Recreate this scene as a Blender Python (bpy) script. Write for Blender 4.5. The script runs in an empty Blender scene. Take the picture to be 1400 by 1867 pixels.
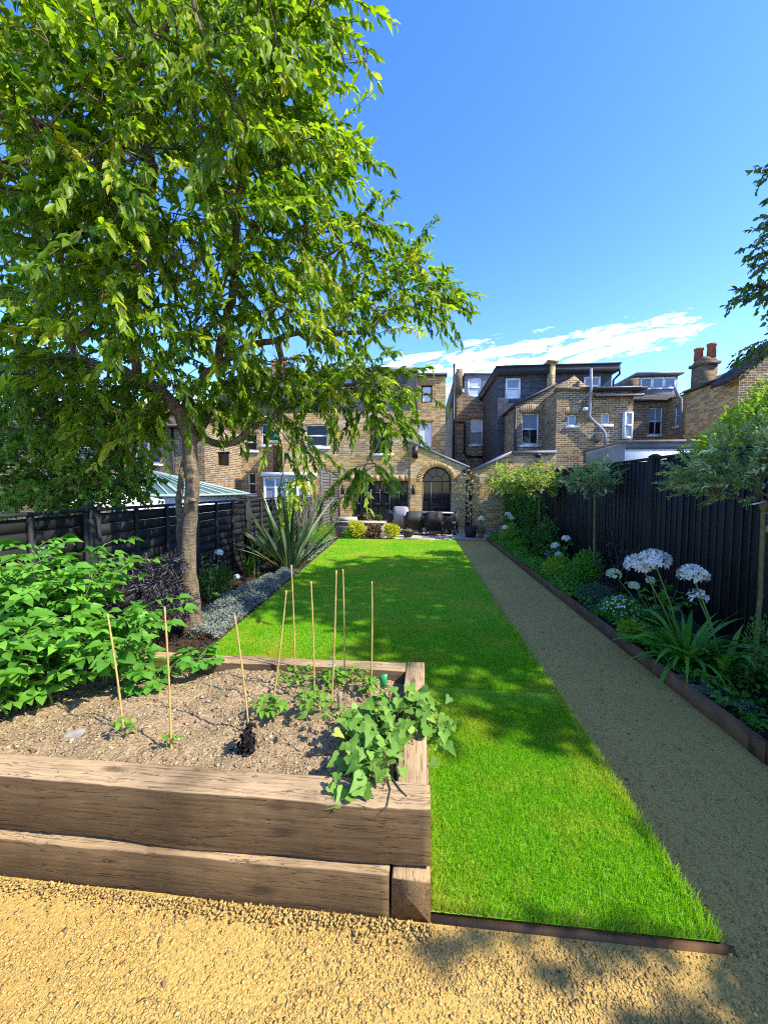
import bpy, math
import numpy as np
R = math.radians
S = bpy.context.scene
COL = S.collection
rng = np.random.default_rng(7)

# ------------------------------------------------------------------ camera model
F, PSI, TH, EYE = 701.0, R(5.54), R(3.55), 1.62
FW = np.array([-math.sin(PSI)*math.cos(TH), math.cos(PSI)*math.cos(TH), -math.sin(TH)])
RT = np.array([math.cos(PSI), math.sin(PSI), 0.0])
UP = np.cross(RT, FW)
CAM = np.array([0, 0, EYE])
def ray(px, py): return FW + RT*((px-700)/F) + UP*((933.5-py)/F)
def G(px, py, z=0.0):
    d = ray(px, py); return CAM + d*((z-EYE)/d[2])
def A(px, py, Y):
    d = ray(px, py); return CAM + d*(Y/d[1])
def AX(px, py, X):
    d = ray(px, py); return CAM + d*(X/d[0])

# ------------------------------------------------------------------ mesh builder
class MB:
    def __init__(s): s.v=[]; s.t=[]; s.q=[]; s.tm=[]; s.qm=[]; s.r=[]; s.n=0
    def add(s, v, tris=None, quads=None, mi=0, rnd=0.5):
        v = np.asarray(v, float).reshape(-1, 3)
        s.v.append(v); s.r.append(np.broadcast_to(np.asarray(rnd, float), (len(v),)).copy())
        if tris is not None and len(tris):
            t = np.asarray(tris, int).reshape(-1, 3); s.t.append(t+s.n); s.tm.append(np.full(len(t), mi))
        if quads is not None and len(quads):
            q = np.asarray(quads, int).reshape(-1, 4); s.q.append(q+s.n); s.qm.append(np.full(len(q), mi))
        s.n += len(v); return s
    def box(s, a, b, mi=0, rnd=0.5):
        x0, y0, z0 = np.minimum(a, b); x1, y1, z1 = np.maximum(a, b)
        v = [(x0,y0,z0),(x1,y0,z0),(x1,y1,z0),(x0,y1,z0),(x0,y0,z1),(x1,y0,z1),(x1,y1,z1),(x0,y1,z1)]
        return s.add(v, quads=[(0,3,2,1),(4,5,6,7),(0,1,5,4),(1,2,6,5),(2,3,7,6),(3,0,4,7)], mi=mi, rnd=rnd)
    def hexa(s, lo, hi, mi=0, rnd=0.5):      # two quads joined
        return s.add(list(lo)+list(hi), quads=[(0,3,2,1),(4,5,6,7),(0,1,5,4),(1,2,6,5),(2,3,7,6),(3,0,4,7)], mi=mi, rnd=rnd)
    def prism(s, poly, y0, y1, mi=0):         # polygon in XZ (convex) between two Y
        n = len(poly); v = [(x, y0, z) for x, z in poly]+[(x, y1, z) for x, z in poly]
        tr = [(0, i, i+1) for i in range(1, n-1)]+[(n, n+i+1, n+i) for i in range(1, n-1)]
        return s.add(v, tris=tr, quads=[(i, (i+1) % n + 0, (i+1) % n+n, i+n)[::-1] for i in range(n)], mi=mi)
    def tube(s, pts, rad, n=8, mi=0, rnd=0.5, jit=0.0, cap=True):
        pts = np.asarray(pts, float); k = len(pts); rad = np.broadcast_to(np.asarray(rad, float), (k,))
        tg = np.gradient(pts, axis=0); tg /= np.linalg.norm(tg, axis=1, keepdims=True)+1e-9
        ref = np.array([0, 1, 0.]) if abs(tg[0][2]) > .8 else np.array([0, 0, 1.])
        vs = []; an = np.arange(n)*2*math.pi/n
        for i in range(k):
            u = np.cross(tg[i], ref); u /= np.linalg.norm(u)+1e-9; w = np.cross(tg[i], u)
            rr = rad[i]*(1+jit*(rng.random(n)-.5))
            vs.append(pts[i]+(np.cos(an)*rr)[:, None]*u+(np.sin(an)*rr)[:, None]*w)
        v = np.concatenate(vs); a = np.arange(n); b = (a+1) % n; q = []
        for i in range(k-1): q.append(np.stack([a+i*n, a+(i+1)*n, b+(i+1)*n, b+i*n], 1))
        tr = []
        if cap:
            tr = [(0, i, i+1) for i in range(1, n-1)]+[((k-1)*n, (k-1)*n+i+1, (k-1)*n+i) for i in range(1, n-1)]
        return s.add(v, tris=tr, quads=np.concatenate(q), mi=mi, rnd=rnd)
    def lathe(s, prof, c, n=20, mi=0, rnd=0.5):
        c = np.asarray(c, float); an = np.arange(n)*2*math.pi/n; vs = []
        for r, z in prof: vs.append(np.stack([np.cos(an)*r+c[0], np.sin(an)*r+c[1], np.full(n, z+c[2])], 1))
        a = np.arange(n); b = (a+1) % n
        q = np.concatenate([np.stack([a+i*n, b+i*n, b+(i+1)*n, a+(i+1)*n], 1) for i in range(len(prof)-1)])
        k = (len(prof)-1)*n
        tr = [(k, k+i, k+i+1) for i in range(1, n-1)]+[(0, i+1, i) for i in range(1, n-1)]
        return s.add(np.concatenate(vs), tris=tr, quads=q, mi=mi, rnd=rnd)
    def segs(s, P, C, rp, rc, n=5, mi=0, rnd=.5):   # many separate frusta, vectorised
        P = np.asarray(P); C = np.asarray(C); m = len(P)
        if m == 0: return s
        t = C-P; t = t/(np.linalg.norm(t, axis=1, keepdims=True)+1e-9)
        ref = np.where(np.abs(t[:, 2:3]) > .8, np.array([[1., 0, 0]]), np.array([[0, 0, 1.]]))
        u = np.cross(t, ref); u /= np.linalg.norm(u, axis=1, keepdims=True)+1e-9; w = np.cross(t, u)
        an = np.arange(n)*2*math.pi/n
        ring = np.cos(an)[None, :, None]*u[:, None]+np.sin(an)[None, :, None]*w[:, None]
        v = np.concatenate([P[:, None]+ring*np.asarray(rp)[:, None, None], C[:, None]+ring*np.asarray(rc)[:, None, None]], 1).reshape(-1, 3)
        a = np.arange(n); b = (a+1) % n
        q = np.stack([a, a+n, b+n, b], 1)[None]+(np.arange(m)*2*n)[:, None, None]
        return s.add(v, quads=q.reshape(-1, 4), mi=mi, rnd=rnd)
    def leaves(s, p, d, n, L, W, curl=.15, fold=.25, mi=0, rnd=None, wide=.42):
        p = np.asarray(p); N = len(p)
        if N == 0: return s
        d = d/(np.linalg.norm(d, axis=1, keepdims=True)+1e-9)
        sd = np.cross(d, n); sd /= np.linalg.norm(sd, axis=1, keepdims=True)+1e-9
        n = np.cross(sd, d)
        L = np.broadcast_to(L, (N,))[:, None]; W = np.broadcast_to(W, (N,))[:, None]
        up = n*W*fold; a1, a2 = wide*.55, min(.8, wide*1.45); c = n*L*curl
        m1 = p+d*L*a1; m2 = p+d*L*a2-c*.35; tip = p+d*L*.97-c
        v = np.stack([p, m1+sd*W*.44+up, m2+sd*W*.40+up, tip, m2-sd*W*.40+up, m1-sd*W*.44+up, m1, m2], 1).reshape(-1, 3)
        t = np.array([(0, 1, 6), (0, 6, 5), (7, 2, 3), (7, 3, 4)])[None]+(np.arange(N)*8)[:, None, None]
        q = np.array([(6, 1, 2, 7), (5, 6, 7, 4)])[None]+(np.arange(N)*8)[:, None, None]
        if rnd is None: rnd = rng.random(N)
        return s.add(v, tris=t.reshape(-1, 3), quads=q.reshape(-1, 4), mi=mi, rnd=np.repeat(rnd, 8))
    def strap(s, base, az, el, L, W, bend, mi=0, rnd=.5, k=7, fold=.25, tw=0.):
        t = np.linspace(0, 1, k); ang = el-bend*t**1.5; ds = L/(k-1)
        x = np.concatenate([[0], np.cumsum(np.cos(ang[:-1])*ds)]); z = np.concatenate([[0], np.cumsum(np.sin(ang[:-1])*ds)])
        h = np.array([math.cos(az), math.sin(az), 0]); sd0 = np.array([-h[1], h[0], 0.])
        w = W*np.minimum(1, .55+1.6*t)*np.clip((1-t)*2.2, 0.02, 1)**.8*.5
        vs = []
        for i in range(k):
            c = np.asarray(base)+h*x[i]+np.array([0, 0, z[i]])
            nn = np.array([-math.sin(ang[i])*h[0], -math.sin(ang[i])*h[1], math.cos(ang[i])])
            sd = sd0*math.cos(tw*t[i])+nn*math.sin(tw*t[i]); n2 = np.cross(sd, h) if False else nn
            vs += [c+sd*w[i]+n2*w[i]*fold, c, c-sd*w[i]+n2*w[i]*fold]
        q = []
        for i in range(k-1):
            a = 3*i; q += [(a, a+3, a+4, a+1), (a+1, a+4, a+5, a+2)]
        return s.add(vs, quads=q, mi=mi, rnd=rnd)
    def build(s, name, mats, parent=None, org=(0, 0, 0), smooth=False):
        me = bpy.data.meshes.new(name)
        V = np.concatenate(s.v) if s.v else np.zeros((0, 3))
        off = np.array(root_loc(parent)) if parent is not None else np.array(org, float)
        V = V-off
        T = np.concatenate(s.t) if s.t else np.zeros((0, 3), int); Q = np.concatenate(s.q) if s.q else np.zeros((0, 4), int)
        nt, nq = len(T), len(Q)
        me.vertices.add(len(V)); me.vertices.foreach_set('co', V.astype(np.float32).ravel())
        me.loops.add(nt*3+nq*4); me.loops.foreach_set('vertex_index', np.concatenate([T.ravel(), Q.ravel()]).astype(np.int32))
        me.polygons.add(nt+nq)
        me.polygons.foreach_set('loop_start', np.concatenate([np.arange(nt)*3, nt*3+np.arange(nq)*4]).astype(np.int32))
        mi = np.concatenate(([np.concatenate(s.tm)] if s.tm else [])+([np.concatenate(s.qm)] if s.qm else [])+[np.zeros(0)]).astype(np.int32)
        me.polygons.foreach_set('material_index', mi)
        me.update(calc_edges=True); me.validate()
        if smooth: me.polygons.foreach_set('use_smooth', np.ones(len(me.polygons), bool))
        at = me.attributes.new('rnd', 'FLOAT', 'POINT'); at.data.foreach_set('value', np.concatenate(s.r).astype(np.float32))
        for m in (mats if isinstance(mats, (list, tuple)) else [mats]): me.materials.append(m)
        o = bpy.data.objects.new(name, me); COL.objects.link(o)
        if parent is not None: o.parent = parent
        else: o.location = org
        return o
def root_loc(o):
    while o.parent is not None: o = o.parent
    return o.location
def tag(o, label=None, cat=None, group=None, kind=None):
    if label: o['label'] = label
    if cat: o['category'] = cat
    if group: o['group'] = group
    if kind: o['kind'] = kind
    return o
def thing(name, label, cat, loc=(0, 0, 0), group=None):
    o = bpy.data.objects.new(name, None); COL.objects.link(o); o.location = tuple(float(c) for c in loc); o.empty_display_size = .2
    return tag(o, label, cat, group)
def struct(name, mb, mats, kind='structure', smooth=False):
    return tag(mb.build(name, mats, smooth=smooth), kind=kind)
def copy_tree(o, parent=None):
    c = o.copy(); COL.objects.link(c)
    if parent: c.parent = parent
    for ch in list(o.children): copy_tree(ch, c)
    return c
def unit(v): v = np.asarray(v, float); return v/(np.linalg.norm(v, axis=-1, keepdims=True)+1e-9)
def sph(n): return unit(rng.normal(size=(n, 3)))

# ------------------------------------------------------------------ materials
class NT:
    def __init__(s, name):
        s.m = bpy.data.materials.new(name); s.m.use_nodes = True; s.t = s.m.node_tree
        s.b = s.t.nodes['Principled BSDF']; s.out = s.t.nodes['Material Output']
    def n(s, ty, **kw):
        o = s.t.nodes.new('ShaderNode'+ty)
        for k, v in kw.items():
            if isinstance(k, str) and hasattr(o, k): setattr(o, k, v)
        return o
    def l(s, a, b): s.t.links.new(a, b)
    def pos(s, scale=(1, 1, 1), obj=False):
        if obj: src = s.n('TexCoord').outputs['Object']
        else: src = s.n('NewGeometry').outputs['Position']
        mp = s.n('Mapping'); mp.inputs['Scale'].default_value = scale; s.l(src, mp.inputs[0]); return mp.outputs[0]
    def noise(s, vec, sc, det=4, rough=.55, dist=0.):
        o = s.n('TexNoise'); s.l(vec, o.inputs['Vector']); o.inputs['Scale'].default_value = sc
        o.inputs['Detail'].default_value = det; o.inputs['Roughness'].default_value = rough; o.inputs['Distortion'].default_value = dist
        return o.outputs['Fac']
    def ramp(s, fac, stops):
        o = s.n('ValToRGB'); e = o.color_ramp.elements
        while len(e) < len(stops): e.new(.5)
        for i, (p, c) in enumerate(stops):
            e[i].position = p; e[i].color = (*c, 1) if len(c) == 3 else c
        s.l(fac, o.inputs[0]); return o.outputs[0]
    def mix(s, fac, a, b, mode='MIX'):
        o = s.n('Mix'); o.data_type = 'RGBA'; o.blend_type = mode
        for v, i in ((fac, 0), (a, 6), (b, 7)):
            if hasattr(v, 'links') or hasattr(v, 'is_output'): s.l(v, o.inputs[i])
            elif isinstance(v, (int, float)): o.inputs[i].default_value = v
            else: o.inputs[i].default_value = (*v, 1)
        return o.outputs[2]
    def math(s, op, a, b=0.):
        o = s.n('Math'); o.operation = op
        for v, i in ((a, 0), (b, 1)):
            if isinstance(v, (int, float)): o.inputs[i].default_value = v
            else: s.l(v, o.inputs[i])
        return o.outputs[0]
    def bump(s, h, st=.3, d=.01, prev=None):
        o = s.n('Bump'); o.inputs['Strength'].default_value = st; o.inputs['Distance'].default_value = d; s.l(h, o.inputs['Height'])
        if prev is not None: s.l(prev, o.inputs['Normal'])
        return o.outputs[0]
    def fin(s, col=None, rough=.6, nrm=None, spec=.5, metal=0.):
        if col is not None:
            if hasattr(col, 'links'): s.l(col, s.b.inputs['Base Color'])
            else: s.b.inputs['Base Color'].default_value = (*col, 1)
        if isinstance(rough, (int, float)): s.b.inputs['Roughness'].default_value = rough
        else: s.l(rough, s.b.inputs['Roughness'])
        s.b.inputs['Specular IOR Level'].default_value = spec; s.b.inputs['Metallic'].default_value = metal
        if nrm is not None: s.l(nrm, s.b.inputs['Normal'])
        return s.m
def plain(name, c, rough=.6, spec=.4, metal=0., var=.25, sc=6., bump=0.):
    t = NT(name); p = t.pos(); f = t.noise(p, sc, 5)
    c = np.array(c); col = t.ramp(f, [(.25, tuple(c*(1-var))), (.75, tuple(np.minimum(c*(1+var), .95)))])
    n = t.bump(t.noise(p, sc*12, 3), bump, .004) if bump else None
    return t.fin(col, rough, n, spec, metal)
def leafm(name, c1, c2, trans=.35, rough=.42, spec=.4, c3=None, tcol=None):
    t = NT(name); a = t.n('Attribute'); a.attribute_name = 'rnd'
    stops = [(0., c1), (.85 if c3 else 1., c2)]+([(1., c3)] if c3 else [])
    col = t.ramp(a.outputs['Fac'], stops); t.fin(col, rough, None, spec)
    tr = t.n('BsdfTranslucent'); hs = t.mix(1., col, tcol or (1.6, 1.7, .6), 'MULTIPLY'); t.l(hs, tr.inputs[0])
    mx = t.n('MixShader'); mx.inputs[0].default_value = trans
    t.l(t.b.outputs[0], mx.inputs[1]); t.l(tr.outputs[0], mx.inputs[2]); t.l(mx.outputs[0], t.out.inputs[0])
    return t.m
def brickm(name, c1, c2, c3, mortar=(.42, .38, .30), dirt=.5, soldier=False):
    t = NT(name); g = t.n('NewGeometry'); sp = t.n('SeparateXYZ'); sn = t.n('SeparateXYZ')
    t.l(g.outputs['Position'], sp.inputs[0]); t.l(g.outputs['True Normal'], sn.inputs[0])
    u = t.math('ADD', t.math('MULTIPLY', sp.outputs[0], t.math('ABSOLUTE', sn.outputs[1])), t.math('MULTIPLY', sp.outputs[1], t.math('ABSOLUTE', sn.outputs[0])))
    cb = t.n('CombineXYZ')
    if soldier: t.l(sp.outputs[2], cb.inputs[0]); t.l(u, cb.inputs[1])
    else: t.l(u, cb.inputs[0]); t.l(sp.outputs[2], cb.inputs[1])
    b = t.n('TexBrick'); t.l(cb.outputs[0], b.inputs['Vector'])
    b.inputs['Scale'].default_value = 1.; b.inputs['Brick Width'].default_value = .225; b.inputs['Row Height'].default_value = .075
    b.inputs['Mortar Size'].default_value = .0095; b.inputs['Mortar Smooth'].default_value = .2; b.inputs['Bias'].default_value = -.1
    b.inputs['Color1'].default_value = (*c1, 1); b.inputs['Color2'].default_value = (*c2, 1); b.inputs['Mortar'].default_value = (*mortar, 1)
    # per-brick third tone and weathering
    vo = t.n('TexWhiteNoise'); vo.noise_dimensions = '2D'
    sn2 = t.n('Vector' + 'Math'); sn2.operation = 'SNAP'; t.l(cb.outputs[0], sn2.inputs[0]); sn2.inputs[1].default_value = (.225, .075, 1)
    t.l(sn2.outputs[0], vo.inputs['Vector'])
    f = t.ramp(vo.outputs['Value'], [(.62, (0, 0, 0)), (.75, (1, 1, 1))])
    col = t.mix(t.math('MULTIPLY', f, t.math('SUBTRACT', 1., b.outputs['Fac'])), b.outputs['Color'], c3)
    n1 = t.noise(g.outputs['Position'], .55, 6, .65)
    col = t.mix(t.math('MULTIPLY', t.ramp(n1, [(.42, (0, 0, 0)), (.7, (1, 1, 1))]), dirt), col, (.045, .036, .028))
    n2 = t.noise(g.outputs['Position'], 14., 4)
    col = t.mix(.5, col, t.ramp(n2, [(.3, (.55, .55, .55)), (.75, (1.3, 1.3, 1.3))]), 'MULTIPLY')
    nb = t.bump(t.math('ADD', t.math('MULTIPLY', b.outputs['Fac'], -1.), t.math('MULTIPLY', n2, .5)), .6, .012)
    return t.fin(col, .9, nb, .15)
def woodm(name, c1, c2, c3, sc=1., crack=True, top=None):
    t = NT(name); p = t.pos((.45*sc, 8*sc, 8*sc), obj=True); p2 = t.pos((1, 1, 1), obj=True); p3 = t.pos((2.2*sc, 55*sc, 55*sc), obj=True)
    f = t.noise(p, 3., 7, .65, .6); f2 = t.noise(p2, 2.6, 5, .6); f3 = t.noise(p3, 2., 4, .6)
    col = t.ramp(f, [(.15, c1), (.5, c2), (.85, c3)])
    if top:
        g_ = t.n('NewGeometry'); sn_ = t.n('SeparateXYZ'); t.l(g_.outputs['Normal'], sn_.inputs[0]); lit_top = t.ramp(t.math('ADD', sn_.outputs[2], t.math('MULTIPLY', f2, .5)), [(.75, (0, 0, 0)), (1., (1, 1, 1))])
        col = t.mix(t.math('MULTIPLY', lit_top, .8), col, top)  # upward faces mixed paler: sunlit top against shaded front, painted into the colour
    col = t.mix(t.math('MULTIPLY', t.ramp(f2, [(.45, (0, 0, 0)), (.7, (1, 1, 1))]), .55), col, tuple(np.array(c1)*.5))
    col = t.mix(.5, col, t.ramp(f3, [(.3, (.5, .5, .5)), (.6, (1.2, 1.2, 1.2))]), 'MULTIPLY')
    pc = t.pos((1.1*sc, 24*sc, 24*sc), obj=True); fc = t.noise(pc, 1.6, 3, .5, 1.2)
    cr = t.ramp(fc, [(.482, (0, 0, 0)), (.5, (1, 1, 1)), (.518, (0, 0, 0))])
    kn = t.n('TexVoronoi'); kn.inputs['Scale'].default_value = 1.; t.l(t.pos((2.2*sc, 7*sc, 7*sc), obj=True), kn.inputs['Vector'])
    if top: col = t.mix(t.math('MULTIPLY', t.ramp(kn.outputs['Distance'], [(.06, (1, 1, 1)), (.16, (0, 0, 0))]), .7), col, (.05, .03, .016)); sw = t.n('TexWave'); sw.inputs['Scale'].default_value = 26; sw.inputs['Distortion'].default_value = 3.; sw.inputs['Detail Scale'].default_value = 2.; t.l(p2, sw.inputs['Vector']); pass
    if crack:
        col = t.mix(t.math('MULTIPLY', cr, .85), col, (.018, .012, .007))
        h = t.math('SUBTRACT', t.math('ADD', t.math('MULTIPLY', f3, .5), f), t.math('MULTIPLY', cr, .8))
    else: h = f3
    return t.fin(col, .85, t.bump(h, .45, .006), .2)
def boardm(name, c, sc=(30, 30, 1.2)):
    t = NT(name); a = t.n('Attribute'); a.attribute_name = 'rnd'; f = t.noise(t.pos(sc), 1.5, 5, .6); c = np.array(c)
    col = t.mix(1., t.ramp(f, [(.3, tuple(c*.5)), (.6, tuple(c)), (.8, tuple(c*2.))]), t.ramp(a.outputs['Fac'], [(0, (.3, .3, .3)), (1, (2.4, 2.4, 2.3))]), 'MULTIPLY')
    return t.fin(col, .75, t.bump(f, .5, .004), .3)
def glassm(name, c=(.012, .015, .017), rough=.04, refl=1.):
    t = NT(name); return t.fin(c, rough, None, .3*refl)

M = {}
M['brick_y'] = brickm('yellow_stock_brick', (.44, .26, .075), (.27, .155, .05), (.60, .41, .17), (.56, .47, .32), .40)
M['brick_yn'] = brickm('new_yellow_brick', (.58, .35, .095), (.43, .25, .07), (.68, .47, .19), (.60, .48, .30), .08)
M['brick_b'] = brickm('brown_stock_brick', (.215, .135, .06), (.115, .073, .038), (.33, .225, .105), (.50, .43, .31), .5)
M['brick_d'] = brickm('dark_stock_brick', (.20, .13, .065), (.12, .08, .045), (.27, .19, .10), (.22, .19, .14), .5)
M['brick_r'] = brickm('red_brick', (.34, .12, .06), (.26, .10, .055), (.40, .2, .1), (.38, .32, .25), .3)
M['soldier'] = brickm('soldier_brick', (.52, .34, .13), (.42, .25, .09), (.38, .23, .09), (.38, .27, .13), .12, True)
M['soldier_b'] = brickm('arch_brick', (.36, .24, .10), (.26, .16, .07), (.42, .30, .15), (.36, .31, .24), .3, True)
M['slate'] = brickm('slate_cladding', (.075, .08, .092), (.062, .066, .078), (.092, .098, .11), (.025, .025, .03), .0)
for nd in M['slate'].node_tree.nodes:
    if nd.type == 'TEX_BRICK': nd.inputs['Brick Width'].default_value = .6; nd.inputs['Row Height'].default_value = .3; nd.inputs['Mortar Size'].default_value = .008
M['tile'] = brickm('roof_tile', (.15, .075, .045), (.11, .06, .04), (.18, .1, .07), (.04, .03, .025), .4)
M['tile_g'] = brickm('grey_roof_tile', (.10, .085, .075), (.075, .065, .06), (.13, .11, .095), (.03, .028, .025), .4)
M['lead'] = plain('grey_lead', (.13, .14, .155), .55, .4, 0, .25, 3.)
M['dark'] = plain('dark_roof', (.035, .035, .04), .6, .3)
M['white'] = plain('white_paint', (.72, .73, .74), .4, .4, 0, .06, 3.)
M['render'] = plain('white_render', (.66, .66, .65), .85, .2, 0, .12, 1.5, .2)
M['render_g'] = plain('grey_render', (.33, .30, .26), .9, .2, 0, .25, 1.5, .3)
M['glass'] = glassm('window_glass')
M['blind'] = plain('window_blind', (.55, .60, .66), .12, .6, 0, .06, 2.)
M['sky_glass'] = glassm('sky_painted_glass', (.20, .26, .31), .06)  # sky reflection painted in as a pale blue base colour
M['green_glass'] = glassm('green_tinted_glass', (.14, .22, .18), .08)
M['black'] = plain('black_metal', (.012, .012, .013), .45, .4, 0, .3)
M['pipe'] = plain('grey_pipe', (.22, .23, .25), .5, .4, 0, .25, 4.)
M['pot'] = plain('terracotta', (.36, .12, .06), .8, .2, 0, .3, 8.)
M['stone'] = plain('sandstone_paving', (.46, .38, .26), .85, .2, 0, .25, 3., .3)
M['stone_b'] = plain('brown_stone', (.27, .215, .17), .85, .2, 0, .22, 5., .3)
M['lap'] = boardm('black_stained_lap_boards', (.017, .017, .016), (7, 2, 5))
M['fence_r'] = boardm('black_stained_boards', (.016, .016, .015))
M['post_r'] = woodm('dark_fence_post', (.016, .017, .016), (.025, .026, .023), (.04, .04, .034), 1., False)
M['screen'] = plain('grey_weathered_slat', (.10, .095, .09), .8, .2, 0, .3, 8.)
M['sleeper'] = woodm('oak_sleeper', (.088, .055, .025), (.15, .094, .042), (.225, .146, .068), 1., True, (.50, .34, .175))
M['sleeper_d'] = woodm('lower_oak_sleeper', (.10, .062, .026), (.168, .104, .044), (.245, .157, .072), 1., True, (.45, .30, .145))  # lower sleepers; last colour is the painted sunlit tone of the top
M['cane'] = plain('bamboo', (.50, .33, .10), .5, .4, 0, .25, 20.)
M['rust'] = plain('weathered_steel', (.15, .078, .035), .75, .3, 0, .45, 7., .3)
M['rust_d'] = plain('brown_edging_board', (.13, .068, .028), .75, .3, 0, .4, 12., .3)
M['wicker_g'] = plain('grey_wicker', (.30, .29, .28), .7, .3, 0, .3, 40., .5)
M['wicker_d'] = plain('dark_wicker', (.030, .027, .026), .6, .3, 0, .4, 40., .5)
M['mulch'] = plain('bark_mulch', (.06, .034, .022), .95, .1, 0, .5, 30., .6)
M['steel'] = plain('silver_metal', (.55, .56, .58), .3, .5, .6, .1)
M['plastic_g'] = plain('green_plastic', (.02, .30, .10), .4, .4, 0, .1)
M['stem'] = plain('green_stem', (.13, .20, .04), .6, .3, 0, .3, 10.)
M['stem_w'] = plain('woody_stem', (.12, .085, .05), .85, .2, 0, .35, 20.)
M['stem_grey'] = plain('grey_twig', (.22, .19, .15), .85, .2, 0, .35, 20.)
M['whitefl'] = leafm('white_petal', (.70, .68, .60), (.90, .88, .80), .25, .5, .3, None, (1., 1., 1.))
M['limefl'] = leafm('lime_white_petal', (.42, .52, .28), (.68, .74, .52), .25, .5, .3, None, (1., 1., .8))
M['purple'] = leafm('purple_petal', (.12, .05, .30), (.22, .12, .45), .25, .5, .3, None, (1., 1., 1.))
M['cloth'] = plain('white_canvas', (.75, .75, .73), .8, .2, 0, .05)
M['lf_cherry'] = leafm('cherry_leaf', (.065, .14, .008), (.28, .39, .02), .5, .45, .35, (.46, .42, .035))
M['lf_apple'] = leafm('apple_leaf', (.065, .15, .016), (.21, .32, .035), .42, .45, .35, (.3, .32, .05))
M['lf_rt'] = leafm('dark_tree_leaf', (.05, .10, .014), (.13, .22, .03), .3, .5, .4)
M['lf_potato'] = leafm('potato_leaf', (.06, .19, .018), (.17, .40, .04), .32, .45, .4)
M['lf_straw'] = leafm('strawberry_leaf', (.05, .18, .018), (.13, .34, .035), .3, .45, .4)
M['lf_bean'] = leafm('seedling_leaf', (.08, .22, .02), (.2, .38, .03), .35, .45, .4, (.4, .42, .05))
M['lf_sweet'] = leafm('trailing_leaf', (.08, .20, .02), (.22, .38, .05), .3, .55, .3, (.38, .44, .06))
M['lf_phorm'] = leafm('strap_leaf_green', (.03, .065, .022), (.09, .145, .05), .18, .4, .5)
M['lf_phorm2'] = leafm('strap_leaf_cream', (.22, .28, .12), (.36, .42, .2), .2, .4, .5)
M['lf_silver'] = leafm('silver_leaf', (.16, .20, .15), (.34, .38, .31), .2, .7, .2, None, (1.1, 1.2, .9))
M['lf_elder'] = leafm('black_elder_leaf', (.022, .018, .024), (.06, .052, .06), .1, .5, .5, None, (1., .8, .8))
M['lf_green'] = leafm('mid_green_leaf', (.065, .20, .015), (.17, .40, .03), .3, .5, .35)
M['lf_lime'] = leafm('lime_leaf', (.16, .30, .02), (.36, .46, .04), .35, .5, .35)
M['lf_gold'] = leafm('golden_leaf', (.38, .40, .02), (.62, .58, .04), .35, .5, .35)
M['lf_willow'] = leafm('variegated_willow_leaf', (.11, .20, .05), (.36, .43, .2), .35, .5, .35, (.72, .73, .52))
M['lf_willow_y'] = leafm('pale_willow_leaf', (.16, .25, .03), (.42, .48, .12), .35, .5, .35, (.68, .66, .38))
M['lf_agap'] = leafm('agapanthus_leaf', (.06, .21, .018), (.15, .40, .035), .3, .4, .4, (.30, .46, .05))
M['lf_dark'] = leafm('dark_green_leaf', (.03, .10, .014), (.09, .21, .025), .25, .45, .4)
M['lf_fern'] = leafm('grey_fern_leaf', (.10, .14, .08), (.22, .24, .14), .25, .6, .3)
M['lf_rose'] = leafm('rosemary_leaf', (.05, .17, .02), (.13, .31, .04), .2, .5, .3)
M['lf_blue'] = leafm('blue_green_leaf', (.04, .09, .05), (.11, .17, .10), .2, .6, .3)
M['lf_purple'] = leafm('smoke_bush_leaf', (.02, .018, .022), (.055, .045, .055), .12, .5, .4, None, (1., .8, .8))
M['lf_dead'] = leafm('dry_leaf', (.10, .055, .03), (.28, .18, .09), .2, .8, .2, None, (1., 1., .8))
M['lf_pink'] = leafm('pinkish_leaf', (.14, .17, .07), (.42, .36, .22), .3, .6, .3, (.6, .45, .38))
M['apple'] = leafm('apple_skin', (.20, .30, .03), (.48, .46, .06), .05, .35, .5)

def barkm():
    t = NT('cherry_bark'); p = t.pos((5, 5, 38)); p2 = t.pos((3, 3, 1.2)); p3 = t.pos((22, 22, 6))
    f = t.noise(p, 1.4, 5, .6, .8); g = t.noise(p2, 1.5, 5); h = t.noise(p3, 1.4, 5, .65)
    c = t.ramp(h, [(.3, (.075, .05, .03)), (.52, (.18, .13, .078)), (.72, (.28, .215, .14))])
    c = t.mix(t.math('MULTIPLY', t.ramp(f, [(.52, (0, 0, 0)), (.64, (1, 1, 1))]), .5), c, (.34, .265, .16))
    c = t.mix(t.math('MULTIPLY', t.ramp(g, [(.45, (0, 0, 0)), (.7, (1, 1, 1))]), .5), c, (.10, .08, .05))
    return t.fin(c, .8, t.bump(t.math('ADD', f, t.math('MULTIPLY', h, 1.2)), .9, .02), .25)
M['bark'] = barkm()
def soilm():
    t = NT('dry_soil'); p = t.pos(); f = t.noise(p, 5., 6, .6); g = t.noise(p, 42., 6, .7); v = t.n('TexVoronoi'); v.inputs['Scale'].default_value = 70; t.l(p, v.inputs['Vector'])
    c = t.ramp(g, [(.3, (.20, .132, .066)), (.55, (.38, .27, .142)), (.75, (.52, .39, .22))])
    c = t.mix(t.math('MULTIPLY', t.ramp(f, [(.5, (0, 0, 0)), (.72, (1, 1, 1))]), .4), c, (.20, .135, .085))
    return t.fin(c, .95, t.bump(t.math('ADD', g, t.math('MULTIPLY', v.outputs['Distance'], -.5)), .9, .02), .1)
M['soil'] = soilm()
M['soil_d'] = plain('dark_border_soil', (.05, .034, .022), .95, .1, 0, .5, 18., .7)
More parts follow.
